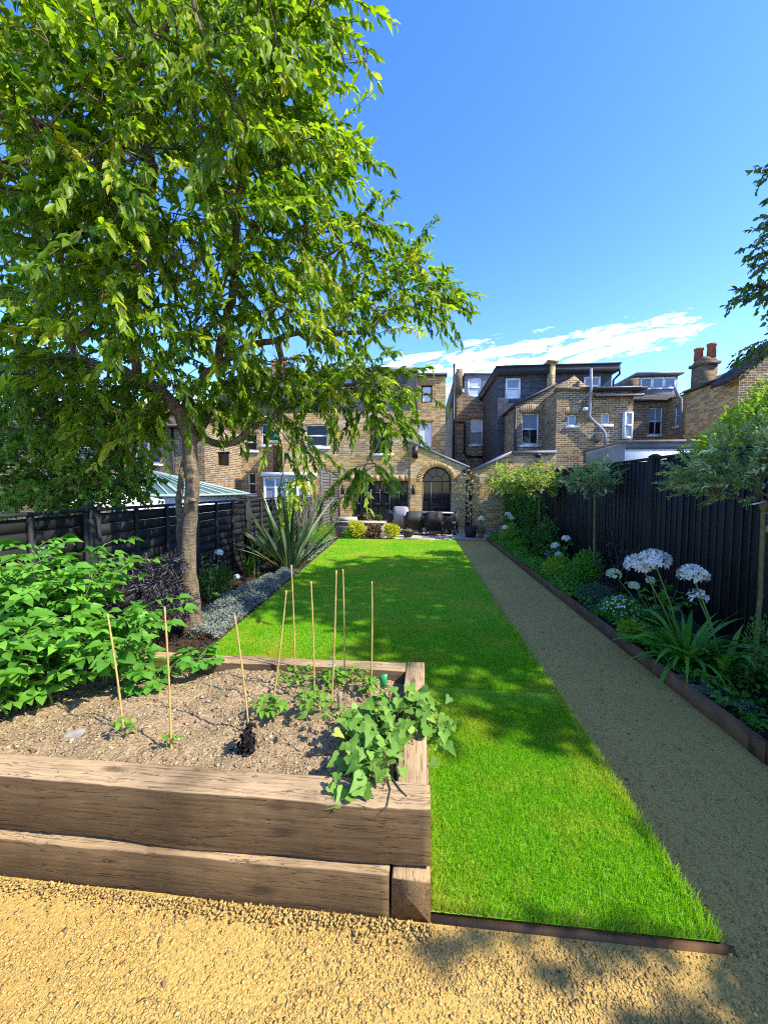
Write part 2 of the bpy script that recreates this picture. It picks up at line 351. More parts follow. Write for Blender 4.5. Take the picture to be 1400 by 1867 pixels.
def gravelm(name):
    t = NT(name); p = t.pos(); f = t.noise(p, 1.6, 5); g = t.noise(p, 90., 4, .7); v = t.n('TexVoronoi'); v.inputs['Scale'].default_value = 120; t.l(p, v.inputs['Vector'])
    c = t.ramp(g, [(.3, (.33, .195, .044)), (.5, (.49, .305, .074)), (.7, (.60, .395, .112))])
    c = t.mix(t.math('MULTIPLY', t.ramp(v.outputs['Distance'], [(.0, (1, 1, 1)), (.6, (0, 0, 0))]), .2), c, (.60, .41, .13))
    c = t.mix(t.math('MULTIPLY', t.ramp(f, [(.45, (0, 0, 0)), (.75, (1, 1, 1))]), .35), c, (.35, .20, .05))
    h = t.math('SUBTRACT', t.math('MULTIPLY', g, .8), v.outputs['Distance'])
    return t.fin(c, .9, t.bump(h, .6, .006), .2)
M['gravel'] = gravelm('self_binding_gravel')
def pebblem():
    t = NT('gravel_chip'); a = t.n('Attribute'); a.attribute_name = 'rnd'
    c = t.ramp(a.outputs['Fac'], [(0, (.22, .135, .04)), (.12, (.38, .24, .065)), (.6, (.44, .28, .078)), (1, (.55, .38, .125))])
    return t.fin(c, .8, t.bump(t.noise(t.pos(), 260., 3), .4, .003), .3)
M['pebble'] = pebblem()
def clodm():
    t = NT('soil_clod'); a = t.n('Attribute'); a.attribute_name = 'rnd'
    c = t.ramp(a.outputs['Fac'], [(0, (.16, .105, .055)), (.5, (.36, .26, .14)), (1, (.50, .38, .225))])
    return t.fin(c, .95, None, .1)
M['clod'] = clodm()
def grassm(name, blade):
    t = NT(name); p = t.pos(); f = t.noise(p, 1.1, 5, .6); f2 = t.noise(p, 6., 4, .6)
    if blade:
        a = t.n('Attribute'); a.attribute_name = 'rnd'; r = a.outputs['Fac']
    else: r = t.noise(p, 160., 4, .7)
    c = t.ramp(r, [(0, (.085, .25, .004)), (.5, (.20, .49, .007)), (.86, (.34, .60, .016)), (1, (.52, .50, .15))])
    dry = t.math('ADD', t.math('MULTIPLY', f, .7), t.math('MULTIPLY', f2, .3))
    c = t.mix(t.math('MULTIPLY', t.ramp(dry, [(.47, (0, 0, 0)), (.64, (1, 1, 1))]), .75), c, (.52, .49, .05))
    if not blade: c = t.mix(1., c, (.9, .9, .8), 'MULTIPLY')
    t.fin(c, .5, None if blade else t.bump(r, .8, .02), .3)
    if blade:
        tr = t.n('BsdfTranslucent'); t.l(t.mix(1., c, (1.4, 1.4, .6), 'MULTIPLY'), tr.inputs[0]); mx = t.n('MixShader'); mx.inputs[0].default_value = .4
        t.l(t.b.outputs[0], mx.inputs[1]); t.l(tr.outputs[0], mx.inputs[2]); t.l(mx.outputs[0], t.out.inputs[0])
    return t.m
M['grass'] = grassm('grass_blade', True); M['turf'] = grassm('lawn_turf', False)

# ------------------------------------------------------------------ camera, light, sky
cd = bpy.data.cameras.new('camera'); cam = bpy.data.objects.new('camera', cd); COL.objects.link(cam)
cam.location = CAM; cam.rotation_euler = (math.pi/2-TH, 0, PSI)
cd.sensor_fit = 'HORIZONTAL'; cd.sensor_width = 36; cd.lens = 36*F/1400; cd.clip_start = .05; cd.clip_end = 3000
S.camera = cam
SUNEL = R(45); SH = unit(np.array([-.95, .312]))          # where shadows fall
sd = np.array([SH[0]*math.cos(SUNEL), SH[1]*math.cos(SUNEL), -math.sin(SUNEL)])
ld = bpy.data.lights.new('sun', 'SUN'); ld.energy = 2.6; ld.angle = R(.55); ld.color = (1., .95, .86)
sun = bpy.data.objects.new('sun', ld); COL.objects.link(sun); sun.location = (8, -4, 12)
from mathutils import Vector
sun.rotation_euler = Vector(sd).to_track_quat('-Z', 'Y').to_euler()
W = bpy.data.worlds.new('World'); S.world = W; W.use_nodes = True; wt = W.node_tree
for n in list(wt.nodes): wt.nodes.remove(n)
def wn(ty, **kw):
    o = wt.nodes.new('ShaderNode'+ty)
    for k, v in kw.items(): setattr(o, k, v)
    return o
def wm(op, a, b=0.):
    o = wn('Math', operation=op)
    for v, i in ((a, 0), (b, 1)):
        if isinstance(v, (int, float)): o.inputs[i].default_value = v
        else: wt.links.new(v, o.inputs[i])
    return o.outputs[0]
sky = wn('TexSky'); sky.sky_type = 'NISHITA'; sky.sun_disc = False; sky.sun_elevation = SUNEL
sky.sun_rotation = math.atan2(-SH[0], -SH[1]); sky.altitude = 0; sky.air_density = 1.0; sky.dust_density = .35; sky.ozone_density = 3.0
hs = wn('HueSaturation'); hs.inputs['Hue'].default_value = .518; hs.inputs['Saturation'].default_value = 1.3; hs.inputs['Value'].default_value = .99; wt.links.new(sky.outputs[0], hs.inputs['Color'])
tc = wn('TexCoord'); sx = wn('SeparateXYZ'); wt.links.new(tc.outputs['Generated'], sx.inputs[0])
dy = wm('MAXIMUM', sx.outputs[1], .15); cu = wm('DIVIDE', sx.outputs[0], dy); cw = wm('DIVIDE', sx.outputs[2], dy)
def uw(px, py): d = ray(px, py); return d[0]/d[1], d[2]/d[1]
(u0, w0), (u1, w1) = uw(760, 690), uw(1290, 590)
sl = (w1-w0)/(u1-u0)
line = wm('ADD', wm('MULTIPLY', cu, sl), w0-sl*u0)
off = wm('SUBTRACT', cw, line)
cb = wn('CombineXYZ'); wt.links.new(wm('ADD', wm('MULTIPLY', cu, 5.5), 3.0), cb.inputs[0]); wt.links.new(wm('MULTIPLY', off, 22.), cb.inputs[1])
nz = wn('TexNoise'); nz.inputs['Scale'].default_value = 2.3; nz.inputs['Detail'].default_value = 8; nz.inputs['Roughness'].default_value = .68; nz.inputs['Distortion'].default_value = .5
wt.links.new(cb.outputs[0], nz.inputs['Vector'])
wid = wm('MAXIMUM', wm('SUBTRACT', .115, wm('MULTIPLY', cu, .085)), .03)
band = wm('MAXIMUM', wm('SUBTRACT', 1., wm('ABSOLUTE', wm('DIVIDE', off, wid))), 0.)
fade = wm('MINIMUM', wm('MAXIMUM', wm('MULTIPLY', wm('SUBTRACT', .78, cu), 6.), 0.), 1.)
cl = wm('MULTIPLY', wm('MULTIPLY', wm('POWER', band, .5), fade), 1.)
cf = wm('MINIMUM', wm('MAXIMUM', wm('MULTIPLY', wm('SUBTRACT', wm('MULTIPLY', nz.outputs['Fac'], wm('ADD', .35, wm('MULTIPLY', cl, .85))), .475), 5.), 0.), .9)
mxw = wn('Mix', data_type='RGBA'); wt.links.new(cf, mxw.inputs[0]); wt.links.new(hs.outputs[0], mxw.inputs[6]); mxw.inputs[7].default_value = (5.2, 5.5, 5.8, 1)
bg = wn('Background'); bg.inputs['Strength'].default_value = .15; wt.links.new(mxw.outputs[2], bg.inputs[0])
ow = wn('OutputWorld'); wt.links.new(bg.outputs[0], ow.inputs[0])
S.view_settings.view_transform = 'Standard'; S.view_settings.look = 'None'; S.view_settings.exposure = 1.8; S.view_settings.gamma = 1
S.cycles.max_bounces = 6; S.cycles.transparent_max_bounces = 4; S.cycles.use_denoising = False; S.cycles.filter_width = 1.05

# ------------------------------------------------------------------ ground
def sheet(name, poly, z, mat, kind='structure'):
    m = MB(); n = len(poly); m.add([(x, y, z) for x, y in poly], tris=[(0, i, i+1) for i in range(1, n-1)]); return struct(name, m, mat, kind)
XL, XP, XC, XF, XFL = -2.15, 1.06, 2.02, 3.0, -3.3       # lawn left, lawn right, edging, right fence, left fence
lawn_l = lambda y: -2.02-.062*(y-2.65)
YE = 11.85
sheet('ground', [(-400, -100), (400, -100), (400, 900), (-400, 900)], -.03, M['soil_d'])
sheet('gravel_path', [(-4, -4), (3, -4), (3, 1.36), (XC, 1.36), (XC, 12.2), (XP, 12.2), (XP, 1.36), (-4, 1.36)][:0] or [(-4, -4), (XC, -4), (XC, 1.4), (-4, 1.4)], 0, M['gravel'])
sheet('path', [(XP, 1.4), (XC, 1.4), (XC, 12.1), (XP, 12.1)], 0, M['gravel'])
m = MB(); m.add([(.04, 1.36, .03), (XP-.01, 1.36, .03), (XP-.01, 2.65, .03), (.04, 2.65, .03)], quads=[(0, 1, 2, 3)])
m.add([(lawn_l(2.65), 2.65, .03), (XP-.01, 2.65, .03), (XP-.01, YE, .03), (lawn_l(YE), YE, .03)], quads=[(0, 1, 2, 3)])
struct('lawn', m, M['turf'])
sheet('patio_paving', [(-3.2, 12.1), (2.4, 12.1), (2.4, 15.6), (-3.2, 15.6)], .02, M['stone'])

# grass
def blades(n, x0, x1, y0, y1, h, w, seg, xl=None):
    x = rng.uniform(x0, x1, n); y = rng.uniform(y0, y1, n)
    if xl is not None: y = np.where((y < 3.2) & (x > .05), y-np.abs(rng.normal(0, .2, n))*(y < 3.), y+rng.normal(0, .12, n)); y = np.where(x < .05, np.maximum(y, 2.66+.03*rng.random(n)), y)
    if xl is not None:
        k = x > lawn_l(y); x, y = x[k], y[k]; n = len(x)
    p = np.stack([x, y, np.full(n, .025)], 1)
    az = rng.uniform(0, 2*math.pi, n); ln = rng.uniform(.1, .75, n); hh = h*rng.uniform(.5, 1.15, n)
    d = np.stack([np.cos(az)*ln, np.sin(az)*ln, np.ones(n)], 1); sdv = np.stack([-np.sin(az+1.), np.cos(az+1.), np.zeros(n)], 1)*(w*.5)
    tip = p+d*hh[:, None]; r = np.clip(rng.normal(.5, .26, n), 0, 1)
    if seg == 1:
        v = np.stack([p-sdv, p+sdv, tip], 1); t = np.array([[0, 1, 2]])
    else:
        md = p+np.stack([d[:, 0]*.35, d[:, 1]*.35, d[:, 2]*.62], 1)*hh[:, None]
        tip[:, 2] -= hh*.12*ln
        v = np.stack([p-sdv, p+sdv, md-sdv*.8, md+sdv*.8, tip], 1); t = np.array([[0, 1, 2], [1, 3, 2], [2, 3, 4]])
    k = v.shape[1]
    return v.reshape(-1, 3), (t[None]+(np.arange(n)*k)[:, None, None]).reshape(-1, 3), np.repeat(r, k)
g = MB()
for a in ((72000, .045, XP-.015, 1.37, 2.75, .029, .0029, 2, None), (125000, -2.2, XP-.015, 2.66, 3.5, .029, .0030, 2, 1), (75000, -2.3, XP-.015, 3.4, 4.3, .029, .0036, 2, 1), (110000, -2.4, XP-.015, 4.2, 6.2, .028, .0044, 1, 1), (95000, -2.5, XP-.015, 6.2, 8.6, .028, .0055, 1, 1), (85000, -2.7, XP-.015, 8.6, YE-.15, .028, .007, 1, 1)):
    v, t, r = blades(*a); g.add(v, tris=t, rnd=r)
# longer fringe against the edges
for x0, x1, y0, y1, n in ((.043, .075, 1.37, 2.6, 1600), (XP-.05, XP+.012, 1.37, 4.5, 5200), (.05, XP, 1.362, 1.39, 2200), (-2.0, .05, 2.65, 2.68, 1800)):
    v, t, r = blades(n, x0, x1, y0, y1, .042, .003, 2); g.add(v, tris=t, rnd=np.clip(r+.2, 0, 1))
struct('grass', g, M['grass'], 'stuff')

# gravel chips
CUB = np.array([(-1,-1,-1),(1,-1,-1),(1,1,-1),(-1,1,-1),(-1,-1,1),(1,-1,1),(1,1,1),(-1,1,1)], float)*.58
CUQ = np.array([(0,3,2,1),(4,5,6,7),(0,1,5,4),(1,2,6,5),(2,3,7,6),(3,0,4,7)])
def stones(mb, x, y, z, s, flat=.6, rnd=None):
    n = len(x); v = CUB[None]+rng.normal(0, .2, (n, 8, 3)); v = v*np.stack([np.ones(n), rng.uniform(.6, 1, n), flat*rng.uniform(.6, 1.1, n)], 1)[:, None]
    a = rng.uniform(0, 6.28, n); c, q = np.cos(a)[:, None], np.sin(a)[:, None]; tl = rng.normal(0, .25, (n, 1))
    X = v[..., 0]*c-v[..., 1]*q; Yv = v[..., 0]*q+v[..., 1]*c; Z = v[..., 2]+X*tl
    v = np.stack([X, Yv, Z], 2)*np.asarray(s)[:, None, None]+np.stack([x, y, z], 1)[:, None]
    mb.add(v.reshape(-1, 3), quads=(CUQ[None]+(np.arange(n)*8)[:, None, None]).reshape(-1, 4), rnd=np.repeat(rng.random(n) if rnd is None else rnd, 8))
g = MB()
n = 62000; x = rng.uniform(-1.75, 2.0, n); y = rng.uniform(.75, 1.34, n)
keep = (rng.random(n) < .30+.5*(np.sin(x*5.1+y*7)*np.sin(x*2.3-y*9+1) > -.25)); x, y = x[keep], y[keep]
s = np.clip(rng.lognormal(-5.55, .38, len(x)), .002, .0095)
stones(g, x, y, s*.2, s, .55)
n = 26000; y = 1.34+(rng.random(n)**1.6)*6.; x = rng.uniform(XP+.01, XC-.01, n); s = np.clip(rng.lognormal(-5.9, .55, n), .0014, .010)
stones(g, x, y, s*.25, s)
n = 1500; x = rng.uniform(-1.8, .05, n); y = 1.335-np.abs(rng.normal(0, .03, n)); s = rng.uniform(.003, .009, n); stones(g, x, y, s*.8+rng.random(n)*.008, s)
struct('gravel', g, M['pebble'], 'stuff')

# ------------------------------------------------------------------ raised bed
def sleeper(name, p0, p1, h, t, parent, mat, seed, wob=.006):
    p0 = np.array(p0, float); p1 = np.array(p1, float); L = np.linalg.norm(p1-p0); k = max(8, int(L/.03)); r = .009
    xs = np.linspace(0, L, k); cs = []
    for cy, cz, a0 in ((t/2-r, h/2-r, 0), (-t/2+r, h/2-r, 90), (-t/2+r, -h/2+r, 180), (t/2-r, -h/2+r, 270)):
        for a in (0, 45, 90): cs.append((cy+r*math.cos(R(a0+a)), cz+r*math.sin(R(a0+a))))
    cs = np.array(cs); n = len(cs); g = np.random.default_rng(seed)
    ph = g.uniform(0, 6.28, (n//3, 4)); V = []
    for i, x in enumerate(xs):
        ring = cs.copy()
        for c in range(4):
            w = wob*(.6*math.sin(x*3.1+ph[c, 0])+.4*math.sin(x*7.3+ph[c, 1]))+g.normal(0, .0012)-(g.random() < .07)*g.uniform(.002, .008)
            w2 = wob*(.6*math.sin(x*2.7+ph[c, 2])+.4*math.sin(x*9.1+ph[c, 3]))
            ring[3*c:3*c+3, 0] += w2; ring[3*c:3*c+3, 1] += w*(.7 if c < 2 else 1)
        V.append(np.column_stack([np.full(n, x-L/2), ring]))
    m = MB(); a = np.arange(n); b = (a+1) % n; q = [np.stack([a+i*n, b+i*n, b+(i+1)*n, a+(i+1)*n], 1) for i in range(k-1)]
    e = (k-1)*n
    m.add(np.concatenate(V), tris=[(0, i+1, i) for i in range(1, n-1)]+[(e, e+i, e+i+1) for i in range(1, n-1)], quads=np.concatenate(q))
    o = m.build(name, mat); o.parent = parent
    mid = (p0+p1)/2-np.array(root_loc(parent)); o.location = mid; o.rotation_euler = (0, 0, math.atan2(p1[1]-p0[1], p1[0]-p0[0]))
    return o
bed = thing('raised_bed', 'raised vegetable bed of stacked weathered oak sleepers at the front left corner of the lawn', 'raised bed', (-1.4, 2, 0))
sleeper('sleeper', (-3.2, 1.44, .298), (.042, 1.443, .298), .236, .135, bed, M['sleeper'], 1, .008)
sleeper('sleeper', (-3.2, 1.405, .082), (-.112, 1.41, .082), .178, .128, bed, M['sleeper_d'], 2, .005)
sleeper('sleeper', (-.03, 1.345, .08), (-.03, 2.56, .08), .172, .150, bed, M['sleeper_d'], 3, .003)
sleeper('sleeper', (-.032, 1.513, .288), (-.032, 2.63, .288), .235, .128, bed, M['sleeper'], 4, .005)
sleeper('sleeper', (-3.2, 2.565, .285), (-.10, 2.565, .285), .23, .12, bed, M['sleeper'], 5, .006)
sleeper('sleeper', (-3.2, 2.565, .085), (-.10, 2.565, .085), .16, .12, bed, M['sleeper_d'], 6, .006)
# soil surface
ZS = .335
nx, ny = 150, 62; gx = np.linspace(-3.2, -.095, nx); gy = np.linspace(1.50, 2.51, ny); XX, YY = np.meshgrid(gx, gy)
def soilz(x, y): return ZS+.022*np.sin(x*3.1+1)*np.sin(y*4.2)+.012*np.sin(x*9.+y*5)+.008*np.sin(x*17-y*13)
ZZ = soilz(XX, YY)+rng.normal(0, .005, XX.shape)
m = MB(); idx = np.arange(nx*ny).reshape(ny, nx)
m.add(np.stack([XX.ravel(), YY.ravel(), ZZ.ravel()], 1), quads=np.stack([idx[:-1, :-1].ravel(), idx[:-1, 1:].ravel(), idx[1:, 1:].ravel(), idx[1:, :-1].ravel()], 1))
struct('soil', m, M['soil'], 'structure', True)
g = MB(); n = 20000; x = rng.uniform(-3.1, -.11, n); y = rng.uniform(1.515, 2.5, n); s = np.clip(rng.lognormal(-5.85, .6, n), .0012, .016)
stones(g, x, y, soilz(x, y)+s*.2, s, .8); struct('soil_crumbs', g, M['clod'], 'stuff')

# edgings
m = MB(); m.hexa([(.045, 1.338, -.02), (1.095, 1.338, -.02), (1.095, 1.36, -.02), (.045, 1.36, -.02)], [(.045, 1.349, .012), (1.095, 1.349, .014), (1.095, 1.36, .022), (.045, 1.36, .020)])
tag(m.build('lawn_edging', M['rust_d'], org=(.5, 1.35, 0)), 'short reddish brown edging board along the near end of the lawn', 'edging')
m = MB(); m.box((XP-.008, 1.362, -.02), (XP-.002, YE, .026)); tag(m.build('metal_edging', M['black'], org=(XP, 6, 0)), 'thin dark metal strip between the lawn and the gravel path', 'edging')
ed = thing('steel_edging', 'long brown weathered steel edging between gravel path and right border', 'edging', (XC, 6, 0))
for y0, y1 in ((-1, 2.42), (2.426, 5.1), (5.106, 8), (8.006, 12.1)):
    m = MB(); m.box((XC, y0, -.05), (XC+.012, y1, .125)); m.box((XC+.012, y0, .112), (XC+.03, y1, .1255)); m.build('panel', M['rust'], ed)
m = MB(); m.box((XC-.006, 2.37, -.02), (XC-.0005, 2.48, .127)); m.build('joint_plate', M['rust_d'], ed)

# border soil (raised a little)
def soil_bed(name, x0, x1, y0, y1, z):
    nx, ny = 24, 120; X, Y = np.meshgrid(np.linspace(x0, x1, nx), np.linspace(y0, y1, ny)); Z = z+rng.normal(0, .014, X.shape)
    i = np.arange(nx*ny).reshape(ny, nx); m = MB()
    m.add(np.stack([X.ravel(), Y.ravel(), Z.ravel()], 1), quads=np.stack([i[:-1, :-1].ravel(), i[:-1, 1:].ravel(), i[1:, 1:].ravel(), i[1:, :-1].ravel()], 1)); return struct(name, m, M['soil_d'])
soil_bed('border_ground', XC+.02, XF, -1, 12.1, .07); soil_bed('border_ground', -3.3, -2.0, 2.64, 12.1, .015)
g = MB(); n = 5000; y = 2.7+rng.random(n)**1.4*7; x = rng.uniform(-3.2, 0, n); x = np.where(True, lawn_l(y)-.02-rng.random(n)*1.15, x)
p = np.stack([x, y, np.full(n, .03)+rng.random(n)*.02], 1); g.leaves(p, sph(n)*[1, 1, .25], np.tile([0, 0, 1.], (n, 1))+sph(n)*.4, rng.uniform(.02, .06, n), rng.uniform(.008, .02, n)); struct('bark_mulch', g, M['mulch'], 'stuff')
g = MB(); n = 70; x = np.concatenate([rng.uniform(-1.6, 2., 26), rng.uniform(XP, XC, 44)]); y = np.concatenate([rng.uniform(.85, 1.32, 26), rng.uniform(1.3, 9, 44)]); g.leaves(np.stack([x, y, np.full(n, .008)], 1), sph(n)*[1, 1, .1], np.tile([0, 0, 1.], (n, 1))+sph(n)*.3, rng.uniform(.012, .04, n), rng.uniform(.006, .016, n)); struct('fallen_leaves', g, M['lf_dead'], 'stuff')

# ------------------------------------------------------------------ fences
fl = thing('timber_fence', 'low black stained lap fence with battens along the left side of the garden', 'fence', (XFL, 5, 0))
zt = 1.385; y = -1.7
while y < 12.2:
    m = MB(); y1 = y+1.73
    nb = 11; bh = (zt-.06)/nb
    for i in range(nb):
        z0 = .04+i*bh; j_ = rng.normal(0, .0006); m.box((XFL-.006, y+.05, z0+.0015), (XFL+.010+j_, y1, z0+bh-.0015), rnd=.3+.12*rng.random())
    for k in range(4):
        yy = y+.07+k*(1.73-.13)/3; m.box((XFL+.02, yy-.022, .04), (XFL+.05, yy+.022, zt))
    m.build('panel', M['lap'], fl)
    m = MB(); m.box((XFL-.045, y-.045, 0), (XFL+.055, y+.045, zt+.04)); m.hexa([(XFL-.05, y-.05, zt+.04), (XFL+.06, y-.05, zt+.04), (XFL+.06, y+.05, zt+.04), (XFL-.05, y+.05, zt+.04)], [(XFL-.02, y-.02, zt+.065), (XFL+.03, y-.02, zt+.065), (XFL+.03, y+.02, zt+.065), (XFL-.02, y+.02, zt+.065)])
    m.build('post', M['lap'], fl)
    m = MB(); m.box((XFL-.03, y+.05, zt+.002), (XFL+.06, y1-.05, zt+.03)); m.build('capping_rail', M['lap'], fl)
    y += 1.74
fr = thing('closeboard_fence', 'tall black stained closeboard fence along the right side of the garden', 'fence', (XF, 5, 0))
zr = 2.0; y = -3.43
while y < 14.9:
    m = MB(); k = 17; w = 1.75/k
    for i in range(k):
        yy = y+i*w; j = rng.normal(0, .003); t2 = zr-.02+rng.normal(0, .004)
        m.hexa([(XF+j-.004, yy-.012, .16), (XF+j-.03, yy+w, .16), (XF+.012, yy+w, .16), (XF+.012, yy-.012, .16)], [(XF+j-.004, yy-.012, t2), (XF+j-.03, yy+w, t2), (XF+.012, yy+w, t2), (XF+.012, yy-.012, t2)], rnd=rng.random()*.7); m.box((XF+j-.037, yy+w-.014, .16), (XF+j-.0285, yy+w+.002, t2), rnd=.8+.2*rng.random())  # paler strip per board paints in the light caught by its edge
    m.build('panel', M['fence_r'], fr)
    m = MB(); m.box((XF-.02, y+.05, .0), (XF+.015, y+1.7, .155)); m.build('gravel_board', M['post_r'], fr)
    m = MB(); m.box((XF-.05, y-.048, 0), (XF+.05, y+.048, zr+.03)); m.hexa([(XF-.06, y-.058, zr+.03), (XF+.06, y-.058, zr+.03), (XF+.06, y+.058, zr+.03), (XF-.06, y+.058, zr+.03)], [(XF-.02, y-.02, zr+.06), (XF+.02, y-.02, zr+.06), (XF+.02, y+.02, zr+.06), (XF-.02, y+.02, zr+.06)])
    m.build('post', M['post_r'], fr)
    m = MB(); m.box((XF-.035, y+.05, zr-.01), (XF+.04, y+1.7, zr+.02)); m.build('capping_rail', M['fence_r'], fr)
    y += 1.75
sc = thing('slatted_screen', 'tall grey slatted timber screen beyond the strap leaved plant, beside the patio', 'screen', (-3.24, 13.4, 0))
m = MB()
for i in range(22): m.box((-3.25, 12.1, .1+i*.1), (-3.235, 14.9, .175+i*.1))
m.build('slat_panel', M['screen'], sc)
for y in (12.15, 13.5, 14.85):
    m = MB(); m.box((-3.23, y-.05, 0), (-3.17, y+.05, 2.35)); m.build('post', M['screen'], sc)

# ------------------------------------------------------------------ buildings
def TY(Y): return lambda u, d, w: (u, Y-d, w)          # facade facing the viewer: u = x, d = towards viewer
def TX(X): return lambda u, d, w: (X-d, u, w)          # facade facing -X: u = y
def TXR(X): return lambda u, d, w: (X+d, u, w)         # facade facing +X
def wall(mb, T, u0, u1, z0, z1, holes=(), dep=.14, mi=0):
    """front skin with openings and reveals; z1 = number or function of u; holes = (u0,u1,z0,z1)"""
    top = z1 if callable(z1) else (lambda u: z1)
    us = sorted({u0, u1, *[h[0] for h in holes], *[h[1] for h in holes]}); us = [u for u in us if u0 <= u <= u1]
    for a, b in zip(us[:-1], us[1:]):
        hs_ = sorted([h for h in holes if h[0] <= a+1e-6 and h[1] >= b-1e-6], key=lambda h: h[2]); za = zb = z0
        for h in hs_:
            if h[2] > za+1e-5: mb.add([T(a, 0, za), T(b, 0, zb), T(b, 0, h[2]), T(a, 0, h[2])], quads=[(0, 1, 2, 3)], mi=mi)
            za = zb = h[3]
        mb.add([T(a, 0, za), T(b, 0, zb), T(b, 0, top(b)), T(a, 0, top(a))], quads=[(0, 1, 2, 3)], mi=mi)
    for h in holes:
        a, b, c, d = h
        for p, q in (((a, c), (a, d)), ((b, c), (b, d)), ((a, c), (b, c)), ((a, d), (b, d))):
            mb.add([T(p[0], 0, p[1]), T(q[0], 0, q[1]), T(q[0], -dep, q[1]), T(p[0], -dep, p[1])], quads=[(0, 1, 2, 3)], mi=mi)
def bx(mb, T, u0, u1, d0, d1, w0, w1, mi=0):
    lo = [T(u0, d0, w0), T(u1, d0, w0), T(u1, d1, w0), T(u0, d1, w0)]; hi = [T(u0, d0, w1), T(u1, d0, w1), T(u1, d1, w1), T(u0, d1, w1)]
    return mb.hexa(lo, hi, mi)
def window(parent, T, u0, u1, z0, z1, frame='white', pane='glass', style='sash', sill=True, rec=.09, fw=.055, bars=0, top=None, name='window', sillm=None):
    m = MB(); d0, d1 = -rec-.05, -rec
    bx(m, T, u0, u0+fw, d0, d1, z0, z1); bx(m, T, u1-fw, u1, d0, d1, z0, z1)
    bx(m, T, u0+fw, u1-fw, d0, d1, z0, z0+fw*1.2); bx(m, T, u0+fw, u1-fw, d0, d1, z1-fw, z1)
    zm = (z0+z1)/2
    if style == 'sash':
        bx(m, T, u0+fw, u1-fw, d0, d1+.012, zm-.03, zm+.03)
    if style == 'casement':
        um = u0+(u1-u0)*.52; bx(m, T, um-.045, um+.045, d0, d1+.01, z0+fw, z1-fw); zz = z0+(z1-z0)*.72; bx(m, T, u0+fw, um-.045, d0, d1+.012, zz-.035, zz+.035)
    for i in range(bars):
        ub = u0+(u1-u0)*(i+1)/(bars+1); bx(m, T, ub-.018, ub+.018, d0, d1-.005, z0+fw*1.2, z1-fw)
    if style == 'grid':
        for zz in (z0+(z1-z0)*.33, z0+(z1-z0)*.67): bx(m, T, u0+fw, u1-fw, d0, d1-.008, zz-.018, zz+.018)
    w = m.build(name, M[frame], parent)
    p = MB(); dd = -rec-.03
    if style == 'sash' and isinstance(pane, tuple):
        p.add([T(u0+fw, dd, z0+fw), T(u1-fw, dd, z0+fw), T(u1-fw, dd, zm), T(u0+fw, dd, zm)], quads=[(0, 1, 2, 3)], mi=0)
        p.add([T(u0+fw, dd+.01, zm), T(u1-fw, dd+.01, zm), T(u1-fw, dd+.01, z1-fw), T(u0+fw, dd+.01, z1-fw)], quads=[(0, 1, 2, 3)], mi=1)
        mats = [M[pane[0]], M[pane[1]]]
    else:
        p.add([T(u0+fw*.5, dd, z0+fw*.5), T(u1-fw*.5, dd, z0+fw*.5), T(u1-fw*.5, dd, z1-fw*.5), T(u0+fw*.5, dd, z1-fw*.5)], quads=[(0, 1, 2, 3)]); mats = [M[pane if isinstance(pane, str) else pane[0]]]
    q = p.build('pane', mats, parent); q.parent = w
    if sill:
        s = MB(); bx(s, T, u0-.09, u1+.09, -rec, .06, z0-.09, z0-.001); q = s.build('sill', M[sillm or frame], parent); q.parent = w
    return w
def px2(Y, x0, y0, x1, y1):                    # pixel box on a facade at depth Y -> (u0,u1,z0,z1)
    a, b = A(x0, y1, Y), A(x1, y0, Y); return (a[0], b[0], a[2], b[2])
def px2x(X, x0, y0, x1, y1):
    a, b = AX(x0, y1, X), AX(x1, y0, X); u = sorted((a[1], b[1])); z = sorted((a[2], b[2])); return (u[0], u[1], z[0], z[1])
def lintel(parent, T, h, mat='soldier', ht=.23, arch=.0, name='lintel'):
    m = MB(); u0, u1 = h[0]-.1, h[1]+.1; n = 10
    for i in range(n):
        a, b = i/n, (i+1)/n; za = arch*4*a*(1-a); zb = arch*4*b*(1-b); ua, ub = u0+(u1-u0)*a, u0+(u1-u0)*b
        z = h[3]
        m.hexa([T(ua, -.05, z+za*.0), T(ub, -.05, z+zb*.0), T(ub, .005, z), T(ua, .005, z)], [T(ua, -.05, z+ht+za), T(ub, -.05, z+ht+zb), T(ub, .005, z+ht+zb), T(ua, .005, z+ht+za)])
    return m.build(name, M[mat], parent)
def pipe(parent, pts, r=.05, mat='black', name='downpipe'):
    m = MB(); m.tube(pts, r, 8); return m.build(name, M[mat], parent)

# --- the main house with the arched window
YM = 15.5
hm = thing('terraced_house', 'yellow brick house beyond the lawn with black framed arched window and garden doors', 'house', (-1, YM, 0))
T = TY(YM)
xa, xb = A(515, 800, YM)[0], A(764, 800, YM)[0]; ztop = A(600, 752, YM)[2]
h_door = px2(YM, 641, 877, 744, 965); h_door = (h_door[0], h_door[1], .03, h_door[3])
h_w1 = px2(YM, 556, 773, 597, 815); h_w2 = px2(YM, 679, 770, 714, 827)
xe0, xe1 = A(748, 830, YM)[0], 1.76
m = MB(); wall(m, T, xa, xe0, 0, ztop, [h_door, h_w1, h_w2]); m.box((xa, YM+.15, ztop-.02), (xb, YM+6, ztop))
m.add([(xa, YM, 0), (xa, YM+5, 0), (xa, YM+5, ztop), (xa, YM, ztop)], quads=[(0, 3, 2, 1)])
wall(m, T, xe0, xb, A(757, 812, YM)[2]-.12, ztop)
m.add([(xb, YM, 2), (xb, YM+5, 2), (xb, YM+5, ztop), (xb, YM, ztop)], quads=[(0, 1, 2, 3)])
m.build('wall', M['brick_y'], hm)
lintel(hm, T, h_door, 'soldier', .24)
